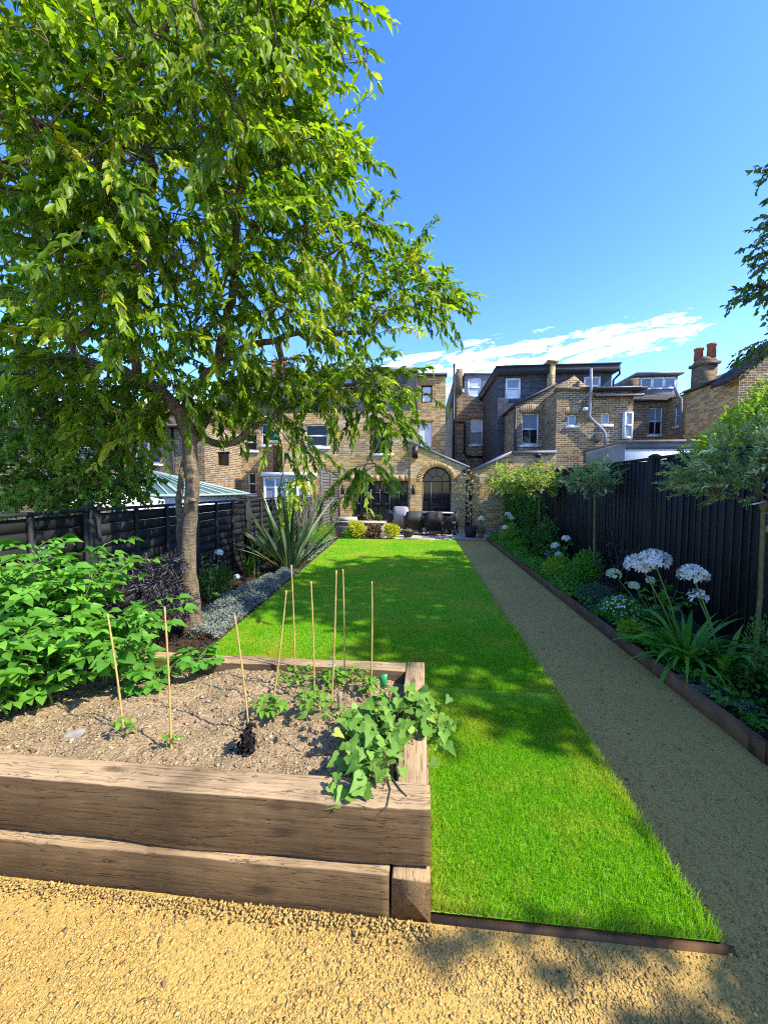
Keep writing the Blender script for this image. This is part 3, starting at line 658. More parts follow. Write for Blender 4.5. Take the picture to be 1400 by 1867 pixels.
m = MB(); bx(m, T, h_door[0], h_door[1], -.1, -.02, 0, .03); m.build('threshold', M['black'], hm)
# steel garden doors: six leaves with bars
m = MB(); u0, u1, z0, z1 = h_door; nu = 6
for i in range(nu+1):
    u = u0+(u1-u0)*i/nu; w = .045 if i in (0, 2, 4, 6) else .02; bx(m, T, max(u0, u-w), min(u1, u+w), -.16, -.10, z0, z1)
for k in range(5):
    z = z0+(z1-z0)*k/4; w = .05 if k in (0, 4) else .018
    for i in range(nu): bx(m, T, u0+(u1-u0)*i/nu+.045, u0+(u1-u0)*(i+1)/nu-.045, -.155, -.105, max(z0, z-w), min(z1, z+w))
gd = m.build('garden_doors', M['black'], hm)
p = MB(); p.add([T(u0, -.13, z0), T(u1, -.13, z0), T(u1, -.13, z1), T(u0, -.13, z1)], quads=[(0, 1, 2, 3)]); p.build('pane', M['glass'], hm).parent = gd
window(hm, T, *h_w1, style='sash', bars=0); window(hm, T, *h_w2, frame='black', style='plain', sillm='white', fw=.05)
# extension with arch
pr = [(752, 808), (848, 851)]; pL, pR = A(*pr[0], YM), A(*pr[1], YM)
slp = (pR[2]-pL[2])/(pR[0]-pL[0]); roofz = lambda u: pL[2]+slp*(u-pL[0])
ux0, ux1 = A(769.5, 900, YM)[0], A(822.5, 900, YM)[0]; uc, ur = (ux0+ux1)/2, (ux1-ux0)/2; zsp = A(796, 851.5, YM)[2]-ur
T2 = TY(YM-.035); m = MB(); N = 20
an = np.linspace(math.pi, 0, N+1); us = [xe0]+list(uc+ur*np.cos(an))+[xe1]
lowf = lambda u: 0 if (u <= ux0+1e-6 or u >= ux1-1e-6) else zsp+math.sqrt(max(ur*ur-(u-uc)**2, 0))
for a, b in zip(us[:-1], us[1:]):
    inside = (a+b)/2 > ux0 and (a+b)/2 < ux1
    la, lb = (max(zsp, lowf(a)), max(zsp, lowf(b))) if inside else (0, 0)
    m.add([T2(a, 0, la), T2(b, 0, lb), T2(b, 0, roofz(b)), T2(a, 0, roofz(a))], quads=[(0, 1, 2, 3)])
    if inside: m.add([T2(a, 0, la), T2(b, 0, lb), T2(b, -.2, lb), T2(a, -.2, la)], quads=[(3, 2, 1, 0)])
for u, f in ((ux0, 1), (ux1, -1)): m.add([T2(u, 0, 0), T2(u, -.2, 0), T2(u, -.2, zsp), T2(u, 0, zsp)], quads=[(0, 1, 2, 3)])
m.add([(xe1, YM-.035, 0), (xe1, YM+4, 0), (xe1, YM+4, roofz(xe1)), (xe1, YM-.035, roofz(xe1))], quads=[(0, 1, 2, 3)])
m.add([(xe0, YM-.035, 0), (xe0, YM+.3, 0), (xe0, YM+.3, roofz(xe0)), (xe0, YM-.035, roofz(xe0))], quads=[(0, 3, 2, 1)])
m.build('extension_wall', M['brick_yn'], hm)
m = MB(); n = 34                                # voussoir ring
for i in range(n):
    a0, a1 = math.pi*(i+.06)/n, math.pi*(i+.94)/n; r0, r1 = ur+.004, ur+.235
    f = lambda r, a, d: T2(uc+r*math.cos(a), d, zsp+r*math.sin(a))
    m.hexa([f(r0, a0, -.05), f(r0, a1, -.05), f(r0, a1, .006), f(r0, a0, .006)], [f(r1, a0, -.05), f(r1, a1, -.05), f(r1, a1, .006), f(r1, a0, .006)], mi=int(rng.integers(0, 2)))
m.build('arch_surround', [plain('voussoir_light', (.50, .33, .13), .9, .1, 0, .2, 9.), plain('voussoir_brown', (.36, .22, .085), .9, .1, 0, .25, 9.)], hm)
m = MB(); f = lambda r, a, d: T2(uc+r*math.cos(a), d, zsp+r*math.sin(a))
def arcbar(r, w, d0=-.19, d1=-.13, n=18):
    for i in range(n):
        a0, a1 = math.pi*i/n, math.pi*(i+1)/n
        m.hexa([f(r-w, a0, d0), f(r-w, a1, d0), f(r-w, a1, d1), f(r-w, a0, d1)], [f(r, a0, d0), f(r, a1, d0), f(r, a1, d1), f(r, a0, d1)])
arcbar(ur, .05); arcbar(ur*.42, .026)
bx(m, T2, ux0, ux0+.05, -.19, -.13, 0, zsp); bx(m, T2, ux1-.05, ux1, -.19, -.13, 0, zsp)
for u in (uc-ur*.40, uc+ur*.40): bx(m, T2, u-.016, u+.016, -.185, -.135, .05, zsp)
for z in (0.02, .62, 1.22, zsp): bx(m, T2, ux0+.05, ux1-.05, -.186, -.134, z-.018, z+.018)
for a in (45, 90, 135):
    a = R(a); c, s_ = math.cos(a), math.sin(a); r0, r1 = ur*.42, ur-.05
    P0 = (uc+c*r0, zsp+s_*r0); P1 = (uc+c*r1, zsp+s_*r1); nx_, nz_ = -s_*.014, c*.014
    m.hexa([T2(P0[0]-nx_, -.185, P0[1]-nz_), T2(P1[0]-nx_, -.185, P1[1]-nz_), T2(P1[0]+nx_, -.185, P1[1]+nz_), T2(P0[0]+nx_, -.185, P0[1]+nz_)],
           [T2(P0[0]-nx_, -.135, P0[1]-nz_), T2(P1[0]-nx_, -.135, P1[1]-nz_), T2(P1[0]+nx_, -.135, P1[1]+nz_), T2(P0[0]+nx_, -.135, P0[1]+nz_)])
aw = m.build('arched_window', M['black'], hm)
p = MB(); pts = [T2(ux0, -.16, 0), T2(ux1, -.16, 0)]+[f(ur, math.pi*i/24, -.16) for i in range(25)]
p.add(pts, tris=[(0, i, i+1) for i in range(1, len(pts)-1)]); p.build('pane', M['glass'], hm).parent = aw
# coping and lean-to roof
m = MB(); e0, e1 = A(745, 806, YM)[0], xe1+.12
m.hexa([(pL[0]-.12, YM-.09, pL[2]-.0), (e1, YM-.09, roofz(e1)), (e1, YM+3.6, roofz(e1)), (pL[0]-.12, YM+3.6, pL[2])], [(pL[0]-.12, YM-.09, pL[2]+.09), (e1, YM-.09, roofz(e1)+.09), (e1, YM+3.6, roofz(e1)+.09), (pL[0]-.12, YM+3.6, pL[2]+.09)])
m.build('lean_to_roof', M['lead'], hm)
m = MB(); c = A(851, 857, YM-.1); m.box((c[0]-.14, YM-.25, c[2]-.1), (c[0]+.1, YM+.05, c[2]+.02)); m.tube([(c[0], YM-.12, c[2]-.1), (c[0], YM-.12, .05)], .035); m.build('gutter_downpipe', M['black'], hm)
# tall block at the back
YB = 19.0; TB = TY(YB); xq0, xq1 = A(600, 700, YB)[0], A(812.5, 700, YB)[0]; zq = A(790, 686, YB)[2]
hb1, hb2 = px2(YB, 768, 702, 788, 734), px2(YB, 763, 769, 788, 815)
m = MB(); xs_ = A(757, 700, YB)[0]; wall(m, TB, xs_, xq1, 0, zq, [hb1, hb2]); m.add([(xq1, YB, 0), (xq1, YB+6, 0), (xq1, YB+6, zq), (xq1, YB, zq)], quads=[(0, 1, 2, 3)])
m.add([(xs_, YB, zq), (xq1, YB, zq), (xq1, YB+6, zq), (xs_, YB+6, zq)], quads=[(0, 1, 2, 3)]); m.build('tower_wall', M['brick_y'], hm)
window(hm, TB, *hb1, frame='black', pane='blind', sill=False); window(hm, TB, *hb2, pane='blind', sill=False, style='plain', fw=.03)
for h in (hb1, hb2): lintel(hm, TB, h, 'soldier', .22)
m = MB(); m.box((xs_-.1, YB-.12, zq), (xq1+.06, YB+.3, zq+.14)); m.build('parapet_coping', M['dark'], hm)
pipe(hm, [(A(763, 800, YB)[0]-.1, YB-.08, 3.5), (A(763, 800, YB)[0]-.1, YB-.08, zq+.4)], .05)
m = MB(); q = A(757, 822, YM-.1); m.box((q[0]-.12, YM-.2, q[2]-.28), (q[0]+.1, YM-.005, q[2]+.18)); m.build('hopper', M['black'], hm)
pot = MB(); c = A(797, 680, YB+2); pot.lathe([(.11, 0), (.1, .35), (.12, .38), (.12, .45), (.09, .45)], (c[0], YB+2, zq+.1)); pot.build('chimney_pot', M['stone_b'], hm)
# slate loft storey behind the outrigger
YD = 18.6; TD = TY(YD); xd0, xd1 = A(590, 700, YD)[0], A(759, 700, YD)[0]; zd = A(680, 672, YD)[2]
hd1 = px2(YD, 688, 684, 708, 716); hd0 = px2(YD, 612, 690, 640, 720)
m = MB(); wall(m, TD, xd0, xd1, 3, zd-.18, [hd1, hd0]); m.add([(xd0, YD, 3), (xd0, YD+5, 3), (xd0, YD+5, zd-.18), (xd0, YD, zd-.18)], quads=[(0, 3, 2, 1)]); m.build('loft_cladding', M['slate'], hm)
window(hm, TD, *hd1, pane='sky_glass', sill=False, rec=.04); window(hm, TD, *hd0, pane='sky_glass', sill=False, rec=.04)
m = MB(); m.box((xd0-.15, YD-.22, zd-.18), (xd1+.05, YD+5, zd)); m.build('loft_roof', M['lead'], hm)
m = MB(); xg = A(500, 700, 22.)[0]; m.prism([(xg-4, 4.5), (xd0+.1, 4.5), (xd0+.1, A(600, 690, 22.)[2]), (xg-2.2, A(500, 712, 22.)[2])], 20.2, 24); m.build('roof', M['tile_g'], hm)
c = A(507, 690, 22.); ch = MB(); ch.box((c[0]-.45, 21.6, 5.5), (c[0]+.55, 22.4, A(507, 672, 22.)[2])); ch = ch.build('chimney', M['brick_d'], hm)
for dx in (-.25, .1, .4):
    m = MB(); m.lathe([(.13, 0), (.11, .4), (.14, .44), (.14, .5), (.1, .5)], (c[0]+dx, 22, A(507, 672, 22.)[2]-.01)); q = m.build('chimney_pot', M['pot'], hm); q.parent = ch
m = MB(); c = A(789, 690, 20.); m.tube([(c[0], 20, c[2]-.4), (c[0], 20, A(789, 648, 20.)[2])], .012, 5)
for k, zz in enumerate((656, 662)):
    q = A(789, zz, 20.); m.tube([(q[0]-.12, 20, q[2]), (q[0]+.42-.2*k, 20, q[2]-.08)], .008, 4)
m.build('aerial', M['pipe'], hm)

# wall lamps
for px_, lab in ((626, 'black up and down wall lamp to the left of the black garden doors'), (754, 'black up and down wall lamp between the garden doors and the arched window')):
    c = A(px_, 893, YM); yy = YM-(.035 if c[0] > xe0 else 0); L_ = thing('wall_lamp', lab, 'lamp', (c[0], yy, c[2]), 'wall lamps either side of the garden doors')
    m = MB(); m.box((c[0]-.05, yy-.03, c[2]-.1), (c[0]+.05, yy, c[2]+.1)); m.build('back_plate', M['black'], L_)
    m = MB(); m.tube([(c[0], yy-.10, c[2]-.19), (c[0], yy-.10, c[2]+.19)], .062, 12); m.build('lamp_shade', M['black'], L_)

# --- left neighbour next to the main house (yellow gable end, white porch)
YL = 17.0; hl = thing('neighbour_house', 'house with grey slate loft behind the tree, white framed glazed porch at its foot', 'house', (-8, YL, 0)); TL = TY(YL)
x0, x1 = A(372, 800, YL)[0], A(497, 800, YL)[0]; zt1 = A(450, 765, YL)[2]
hh = [px2(YL, 446, 790, 468, 822), px2(YL, 452, 862, 466, 902), px2(YL, 476, 772, 492, 812)]
m = MB(); wall(m, TL, x0, x1, 0, zt1, hh); m.add([(x1, YL, 0), (x1, YL+5, 0), (x1, YL+5, zt1), (x1, YL, zt1)], quads=[(0, 1, 2, 3)]); m.build('wall', M['brick_y'], hl)
for h in hh: window(hl, TL, *h); lintel(hl, TL, h, 'soldier_b', .2)
m = MB(); m.box((x0-.1, YL-.15, zt1), (x1+.1, YL+.3, zt1+.12)); m.build('gutter_board', M['white'], hl)
YQ = 19.; q0, q1 = A(408, 740, YQ)[0], A(505, 740, YQ)[0]; z0, z1 = A(450, 766, YQ)[2], A(450, 722, YQ)[2]; hw = px2(YQ, 424, 732, 446, 758)
m = MB(); wall(m, TY(YQ), q0, q1, z0-1, z1, [hw]); m.build('loft_cladding', M['slate'], hl); window(hl, TY(YQ), *hw, pane='sky_glass', sill=False, rec=.04)
m = MB(); m.box((q0-.15, YQ-.2, z1), (q1+.15, YQ+4, z1+.16)); m.build('loft_roof', M['lead'], hl)
YP = 14.6; p0, p1 = A(482, 880, YP), A(562, 880, YP); zp = A(520, 868, YP)[2]; TP = TY(YP)
m = MB(); n = 4
for i in range(n+1):
    u = p0[0]+(p1[0]-p0[0])*i/n; bx(m, TP, u-.04, u+.04, -.06, 0, 0, zp)
for z in (.05, .75, zp-.45, zp-.06): bx(m, TP, p0[0], p1[0], -.055, -.005, z-.035, z+.035)
bx(m, TP, p0[0]-.12, p1[0]+.12, -2.4, .12, zp, zp+.14); po = m.build('porch', M['white'], hl)
p = MB(); p.add([TP(p0[0], -.03, .05), TP(p1[0], -.03, .05), TP(p1[0], -.03, zp), TP(p0[0], -.03, zp)], quads=[(0, 1, 2, 3)]); p.build('pane', M['sky_glass'], hl).parent = po
m = MB(); m.add([(p0[0], YP, 0), (p0[0], YL, 0), (p0[0], YL, zp), (p0[0], YP, zp)], quads=[(0, 1, 2, 3)]); m.add([(p1[0], YP, 0), (p1[0], YL, 0), (p1[0], YL, zp), (p1[0], YP, zp)], quads=[(0, 1, 2, 3)]); m.build('porch_wall', M['brick_y'], hl)
# dark gap wall between the two
# --- brown brick house further left with red tiled roof
YK = 14.; hk = thing('brick_house', 'brown brick house with red tiled roof and white windows behind the green conservatory', 'house', (-9, YK, 0)); TK = TY(YK)
x0, x1 = A(-420, 800, YK)[0], A(372, 800, YK)[0]; zt1 = A(230, 775, YK)[2]
hh = [px2(YK, 245, 805, 291, 846), px2(YK, 122, 798, 172, 850)]
m = MB(); wall(m, TK, x0, x1, 0, zt1, hh); m.add([(x1, YK, 0), (x1, YK+4.5, 0), (x1, YK+4.5, zt1), (x1, YK, zt1)], quads=[(0, 1, 2, 3)]); m.build('wall', M['brick_b'], hk)
window(hk, TK, *hh[0], style='casement'); window(hk, TK, *hh[1], style='grid', bars=2)
zr1 = A(160, 740, YK+3)[2]; m = MB(); m.add([(x0-.2, YK-.25, zt1-.05), (x1+.15, YK-.25, zt1-.05), (x1+.15, YK+3, zr1), (x0-.2, YK+3, zr1)], quads=[(0, 1, 2, 3)]); m.add([(x0-.2, YK+6, zt1), (x1+.15, YK+6, zt1), (x1+.15, YK+3, zr1), (x0-.2, YK+3, zr1)], quads=[(3, 2, 1, 0)]); m.add([(x1, YK, zt1), (x1, YK+6, zt1), (x1, YK+3, zr1-.05)], tris=[(0, 1, 2)]); m.build('roof', M['tile'], hk)
m = MB(); m.box((x0-.2, YK-.34, zt1-.16), (x1+.2, YK-.24, zt1-.04)); m.build('gutter', M['black'], hk)
pipe(hk, [(A(316, 800, YK)[0], YK-.06, 0), (A(316, 800, YK)[0], YK-.06, zt1-.1)], .04)
c = A(60, 700, 17.); ch = MB(); ch.box((c[0]-.5, 16.6, zt1), (c[0]+.5, 17.4, A(60, 690, 17.)[2])); ch = ch.build('chimney', M['brick_r'], hk)
for dx in (-.2, .2):
    m = MB(); m.lathe([(.13, 0), (.11, .4), (.14, .44), (.14, .5), (.1, .5)], (c[0]+dx, 17, A(60, 690, 17.)[2]-.01)); q = m.build('chimney_pot', M['pot'], hk); q.parent = ch
# conservatory
YC = 9.2; cv = thing('conservatory', 'green tinted glass conservatory roof with pale ridge frame showing above the left fence', 'conservatory', (-6.5, YC, 0))
zb = A(260, 905, YC)[2]; a0, a1 = A(216, 860, YC+1.6), A(276, 862, YC+1.6); b0, b1 = A(196, 903, YC), A(333, 905, YC); B0, B1 = (b0[0], YC+3.2), (b1[0]+.3, YC+3.2)
rt_ = [(a0[0], YC+1.6, a0[2]), (a1[0], YC+1.6, a0[2])]; ev = [(b0[0], YC, zb), (b1[0], YC, zb), (B1[0], B1[1], zb), (B0[0], B0[1], zb)]
m = MB(); m.add(rt_+ev, tris=[(1, 3, 4), (0, 5, 2)], quads=[(0, 2, 3, 1), (1, 4, 5, 0)]); m.build('roof_glass', M['green_glass'], cv)
m = MB(); up_ = np.array([0, -.01, .02])
for p, q in ((rt_[0], rt_[1]), (rt_[0], ev[0]), (rt_[1], ev[1]), (rt_[1], ev[2]), (rt_[0], ev[3]), (ev[0], ev[1]), (ev[1], ev[2]), (ev[0], ev[3])): m.tube([np.array(p)+up_, np.array(q)+up_], .035, 6)
for i in range(1, 6):
    f_ = i/6; t_ = np.array(rt_[0])*(1-f_)+np.array(rt_[1])*f_; e_ = np.array(ev[0])*(1-f_)+np.array(ev[1])*f_; m.tube([t_+up_, e_+up_], .018, 5)
    if i < 5: e_ = np.array(ev[1])*(1-i/5)+np.array(ev[2])*i/5; m.tube([np.array(rt_[1])+up_, e_+up_], .018, 5)
m.build('roof_frame', plain('green_frame', (.30, .40, .34), .4, .4, 0, .1), cv)
m = MB(); m.box((b0[0]+.05, YC+.05, 0), (b1[0]-.05, YC+3.1, zb-.03)); m.build('wall', M['render'], cv)
# parasol
ps = thing('parasol', 'open white canvas parasol standing low in front of the conservatory', 'parasol', tuple(A(205, 905, 8.)*[1, 1, 0]))
c = A(203, 892, 8.); m = MB(); n = 8; rim = [(c[0]+1.05*math.cos(i*6.283/n), 8+1.05*math.sin(i*6.283/n), c[2]-.26) for i in range(n)]
m.add([c]+rim, tris=[(0, i+1, (i+1) % n+1) for i in range(n)]); lo = [(x, y, z-.1) for x, y, z in rim]; m.add(rim+lo, quads=[(i, (i+1) % n, (i+1) % n+n, i+n) for i in range(n)]); m.build('canopy', M['cloth'], ps)
m = MB(); m.tube([(c[0], 8, 0), (c[0], 8, c[2]+.06)], .025); m.build('pole', M['stem_w'], ps)

# --- right: house with the big slate loft
YR = 22.0; hr = thing('terraced_house', 'dark brick house with dark slate clad loft storey right of the narrow gap', 'house', (3, YR, 0)); TR = TY(YR)
x0, x1 = A(832, 800, YR)[0], A(886, 800, YR)[0]; zl, zr_ = A(834, 708, YR)[2], A(884, 738, YR)[2]
h1 = px2(YR, 857, 763, 881.5, 811)
m = MB(); fz = lambda u: zl+(zr_-zl)*min(1, (u-x0)/(x1-x0)); wall(m, TR, x0, x1, 0, fz, [h1]); wall(m, TR, x1, x1+.6, 0, fz); m.add([(x0, YR, 0), (x0, YR+12, 0), (x0, YR+12, zl+.4), (x0, YR, zl)], quads=[(0, 3, 2, 1)]); m.build('wall', M['brick_b'], hr)
window(hr, TR, *h1, pane=('sky_glass', 'blind')); lintel(hr, TR, h1, 'soldier_b', .25, .06)
m = MB(); m.box((x0-.03, YR-.15, zl-.3), (x0+.28, YR+11, A(830, 673, YR)[2])); m.build('party_wall', M['brick_d'], hr)
pts = [(A(828, 700, YR)[0]-.02, YR-.1, A(828, 664, YR)[2]), (A(828, 700, YR)[0]-.02, YR-.1, 0)]; pipe(hr, pts, .06)
pp = [A(829, 769, YR-.1), A(845, 769, YR-.1), A(847, 772, YR-.1), A(847, 826, YR-.1), A(851, 832, YR-.1), A(884, 833, YR-.1)]; pipe(hr, pp, .06)
# lead dormer
YE1 = 22.6; d0 = px2(YE1, 846, 683, 886, 730); hd = px2(YE1, 852, 689, 877, 724)
m = MB(); wall(m, TY(YE1), d0[0], d0[1]+.8, d0[2]-1, d0[3], [hd]); m.build('lead_dormer', M['lead'], hr); window(hr, TY(YE1), *hd, pane=('blind', 'blind'), sill=False, rec=.02, fw=.09)
m = MB(); m.box((d0[0]-.05, YE1-.1, d0[3]), (d0[1]+.8, YE1+3, d0[3]+.1)); m.build('dormer_roof', M['lead'], hr)
# big slate box
YF = 17.8; b_ = px2(YF, 907, 672, 1119, 770); TF = TY(YF)
hs1 = px2(YF, 921, 689, 949, 727); hs2 = px2(YF, 1064, 686, 1095, 706)
m = MB(); zt2 = A(1000, 682, YF)[2]; wall(m, TF, b_[0], b_[1]-.08, 2.8, zt2, [hs1, hs2], .05); m.add([(b_[0], YF, 2.8), (b_[0], YF+4.6, 2.8), (b_[0], YF+4.6, zt2), (b_[0], YF, zt2)], quads=[(0, 3, 2, 1)])
m.add([(b_[1]-.08, YF, 2.8), (b_[1]-.08, YF+4.6, 2.8), (b_[1]-.08, YF+4.6, zt2), (b_[1]-.08, YF, zt2)], quads=[(0, 1, 2, 3)]); m.build('loft_cladding', M['slate'], hr)
window(hr, TF, *hs1, pane=('blind', 'sky_glass'), rec=.0, fw=.08, sill=False); window(hr, TF, *hs2, pane='sky_glass', rec=.0, fw=.08, sill=False, style='plain', bars=1)
zt3 = A(1000, 670, YF)[2]; m = MB(); m.box((b_[0]-.12, YF-.3, zt2), (b_[1]+.12, YF+4.8, zt3)); m.box((b_[0]-.16, YF-.34, zt3), (b_[1]+.16, YF+4.85, zt3+.05)); m.build('loft_roof', M['dark'], hr)
pipe(hr, [(b_[1]+.1, YF-.3, zt2+.05), (b_[1]+.1, YF-.3, zt2-.15), (b_[1]-.05, YF-.1, zt2-.35), (b_[1]-.05, YF-.1, zt2-1.6)], .045)
cc = px2(YF-.4, 1002, 661, 1012, 712); m = MB(); m.box((cc[0], YF-.45, cc[2]-1), (cc[1], YF+4, cc[3])); m.box((cc[0]-.15, YF-.5, cc[3]), (cc[1]+.12, YF+4, cc[3]+.1)); m.build('party_parapet', M['brick_y'], hr)
# outrigger with large white sash
YO = 16.0; TO = TY(YO); XO = A(937, 800, YO)[0]; xo1 = A(991, 800, YO)[0]+.8
zf0, zf1 = A(937, 741, YO)[2], A(1013, 703, YO)[2]; xf1 = A(1013, 703, YO)[0]; ho = px2(YO, 950.5, 752.5, 983.5, 811)
m = MB(); wall(m, TO, XO, xo1, 0, lambda u: zf0+(zf1-zf0)*(u-XO)/(xf1-XO), [ho])
hside = px2x(XO, 900, 775, 905.5, 828); TXo = TX(XO); wall(m, TXo, YO, 22.0, 0, zf0, [hside]); m.build('outrigger_wall', M['brick_b'], hr)
window(hr, TO, *ho, pane=('glass', 'sky_glass')); lintel(hr, TO, ho, 'soldier_b', .3, .06); window(hr, TXo, *hside, pane='sky_glass')
rz = lambda u: zf0+(zf1-zf0)*(u-XO)/(xf1-XO)
m = MB(); m.hexa([(XO-.12, YO-.08, rz(XO-.12)), (xf1, YO-.08, rz(xf1)), (xf1, 22, rz(xf1)), (XO-.12, 22, rz(XO-.12))], [(XO-.12, YO-.08, rz(XO-.12)+.1), (xf1, YO-.08, rz(xf1)+.1), (xf1, 22, rz(xf1)+.1), (XO-.12, 22, rz(XO-.12)+.1)]); m.build('roof', M['dark'], hr)
pipe(hr, [(XO+.02, YO-.07, zf0+.0), (XO+.02, YO-.07, 0)], .05); pipe(hr, [(XO-.06, 21.9, zf0), (XO-.06, 21.9, 0)], .06)
# ground floor lean-to with pale coping
YG = 13.6; TG = TY(YG); g0, g1, g2 = A(875, 856, YG), A(931, 828, YG), A(1014, 827, YG)
m = MB(); fz = lambda u: g0[2]+(g1[2]-g0[2])*min(1, (u-g0[0])/(g1[0]-g0[0])); wall(m, TG, g0[0], g1[0], 0, fz); wall(m, TG, g1[0], g2[0], 0, fz); m.add([(g0[0], YG, 0), (g0[0], 16.5, 0), (g0[0], 16.5, g0[2]), (g0[0], YG, g0[2])], quads=[(0, 3, 2, 1)]); m.build('lean_to_wall', M['brick_y'], hr)
m = MB()
for p, q in ((g0, g1), (g1, g2)): m.hexa([(p[0], YG-.1, p[2]), (q[0], YG-.1, q[2]), (q[0], YG+2.4, q[2]), (p[0], YG+2.4, p[2])], [(p[0], YG-.1, p[2]+.1), (q[0], YG-.1, q[2]+.1), (q[0], YG+2.4, q[2]+.1), (p[0], YG+2.4, p[2]+.1)])
m.build('lean_to_roof', M['lead'], hr)
m = MB(); q = A(979, 832, YG); m.lathe([(.01, 0), (.07, .01), (.09, .06), (.09, .12), (.02, .14)], (q[0], YG-.12, q[2]-.05), 12); m.build('flood_light', M['black'], hr)

# --- next house: brick outrigger with two tiny windows and a bent grey downpipe
YW = 14.5; hw_ = thing('brick_outrigger', 'brown brick rear wing with two tiny white windows and a bent grey downpipe', 'house', (6, YW, 0)); TW = TY(YW)
XW = A(1013, 800, YW)[0]; xw1 = A(1152, 800, YW)[0]; zw = A(1050, 712, YW)[2]
h1, h2 = px2(YW, 1035, 755, 1051, 776), px2(YW, 1096, 752, 1113, 774)
m = MB(); wall(m, TW, XW, xw1, 0, zw, [h1, h2]); m.add([(XW, YW, 0), (XW, 16.2, 0), (XW, 16.2, zw), (XW, YW, zw)], quads=[(0, 3, 2, 1)]); m.add([(xw1, YW, 0), (xw1, 17.5, 0), (xw1, 17.5, zw), (xw1, YW, zw)], quads=[(0, 1, 2, 3)])
g_a, g_b, g_c = A(1014, 712, YW), A(1047, 684, YW), A(1078, 705, YW)
m.add([(g_a[0], YW-.0, zw), (g_c[0], YW, zw), (g_b[0], YW, g_b[2]), (g_a[0], YW+1.6, zw), (g_c[0], YW+1.6, zw), (g_b[0], YW+1.6, g_b[2])], tris=[(0, 1, 2), (3, 5, 4)], quads=[(0, 2, 5, 3), (1, 4, 5, 2)]); m.build('wall', M['brick_b'], hw_)
m = MB(); m.box((XW-.08, YW-.1, zw), (A(1078, 712, YW)[0], YW+.14, zw+.10)); m.build('coping', M['brick_d'], hw_)
m = MB(); e0 = A(1080, 715, YW); m.box((e0[0], YW-.32, zw-.06), (xw1+.3, YW+3, zw+.02)); m.box((e0[0], YW-.25, zw-.28), (xw1+.22, YW-.13, zw-.2)); m.build('eaves', M['dark'], hw_)
m = MB(); m.box((e0[0], YW-.34, zw-.01), (xw1+.1, YW-.325, zw+.03)); m.box((e0[0], YW-.27, zw-.27), (xw1+.2, YW-.255, zw-.21)); m.build('gutter', M['pipe'], hw_)
for h in (h1, h2): window(hw_, TW, *h, pane='sky_glass', style='plain', fw=.045, rec=.05); lintel(hw_, TW, h, 'soldier_b', .24, .04)
pipe(hw_, [A(1077.5, 672, YW-.16), A(1077.5, 700, YW-.16), A(1074, 758, YW-.16), A(1077, 763, YW-.16), A(1100, 785, YW-.16), A(1103, 792, YW-.16), A(1103, 810, YW-.16)], .055, 'pipe')
m = MB(); q = A(1065, 747, YW); m.lathe([(.02, 0), (.085, .0), (.1, .04), (.1, .1), (.05, .13)], (q[0], YW-.1, q[2]-.06), 12); m.build('extractor_vent', M['white'], hw_)
m = MB(); q = A(1089, 798, YW); m.box((q[0]-.1, YW-.14, q[2]-.12), (q[0]+.1, YW-.002, q[2]+.14)); m.build('meter_box', M['stone_b'], hw_)
# canted narrow window at its right edge
q0, q1 = A(1136, 752, YW-.03), A(1150, 800, YW-.03); window(hw_, TY(YW-.14), q0[0], q1[0], q1[2], q0[2], pane='sky_glass', sill=False, rec=0., style='sash')
m = MB(); m.box((q0[0]-.02, YW-.001, q1[2]), (q1[0]+.02, YW-.085, q0[2])); m.build('window_surround', M['white'], hw_)

# --- the recessed house with the triple dormer and the long side wall
YX = 20.; hx = thing('terraced_house', 'brick house with white triple dormer window, chimney with clay pots and long side wall', 'house', (9, YX, 0)); TXX = TY(YX)
xx0, xx1 = A(1140, 780, YX)[0], A(1224, 780, YX)[0]; zx = A(1190, 729, YX)[2]; h1 = px2(YX, 1182.5, 742, 1210, 793)
XA = A(1216, 760, YX)[0]
m = MB(); wall(m, TXX, xx0, XA, 0, zx, [h1]); m.build('wall', M['brick_b'], hx); window(hx, TXX, *h1, bars=1, pane=('glass', 'sky_glass')); lintel(hx, TXX, h1, 'soldier_b', .28, .07)
XS = A(1246, 760, 15.9)[0]; YS0 = XS/(ray(1345, 760)[0]/ray(1345, 760)[1]); zs = AX(1300, 700, XS)[2]
YS1 = XS/(ray(1249, 760)[0]/ray(1249, 760)[1]); hs3 = px2x(XA, 1226, 737, 1239.5, 779)
m = MB(); wall(m, TX(XA), YS1+.5, YX, 0, zx+.0, [hs3]); wall(m, TX(XS), YS0, YS1, 0, zs); m.build('side_wall', M['brick_y'], hx); window(hx, TX(XA), *hs3, pane='sky_glass', fw=.07)
m = MB(); m.hexa([(XS-.1, YS0-.02, zs), (XS+.1, YS0-.02, zs), (XS+.1, YS1, zs), (XS-.1, YS1, zs)], [(XS-.14, YS0-.02, zs+.09), (XS+.1, YS0-.02, zs+.09), (XS+.1, YS1, zs+.09), (XS-.14, YS1, zs+.09)]); m.build('gutter', M['black'], hx)
zri = AX(1300, 668, XS+1.7)[2]; m = MB(); m.add([(XS-.1, YS0, zs+.1), (XS-.1, YS1, zs+.1), (XS+2.2, YS1, zs+1.0), (XS+2.2, YS0, zs+1.0)], quads=[(0, 3, 2, 1)]); m.add([(XA-.15, YS1, zx-.02), (XA-.15, YX, zx-.02), (XA+2.5, YX+.5, zx+1.2), (XA+2.5, YS1, zx+1.2)], quads=[(0, 3, 2, 1)]); m.build('roof', M['tile_g'], hx)
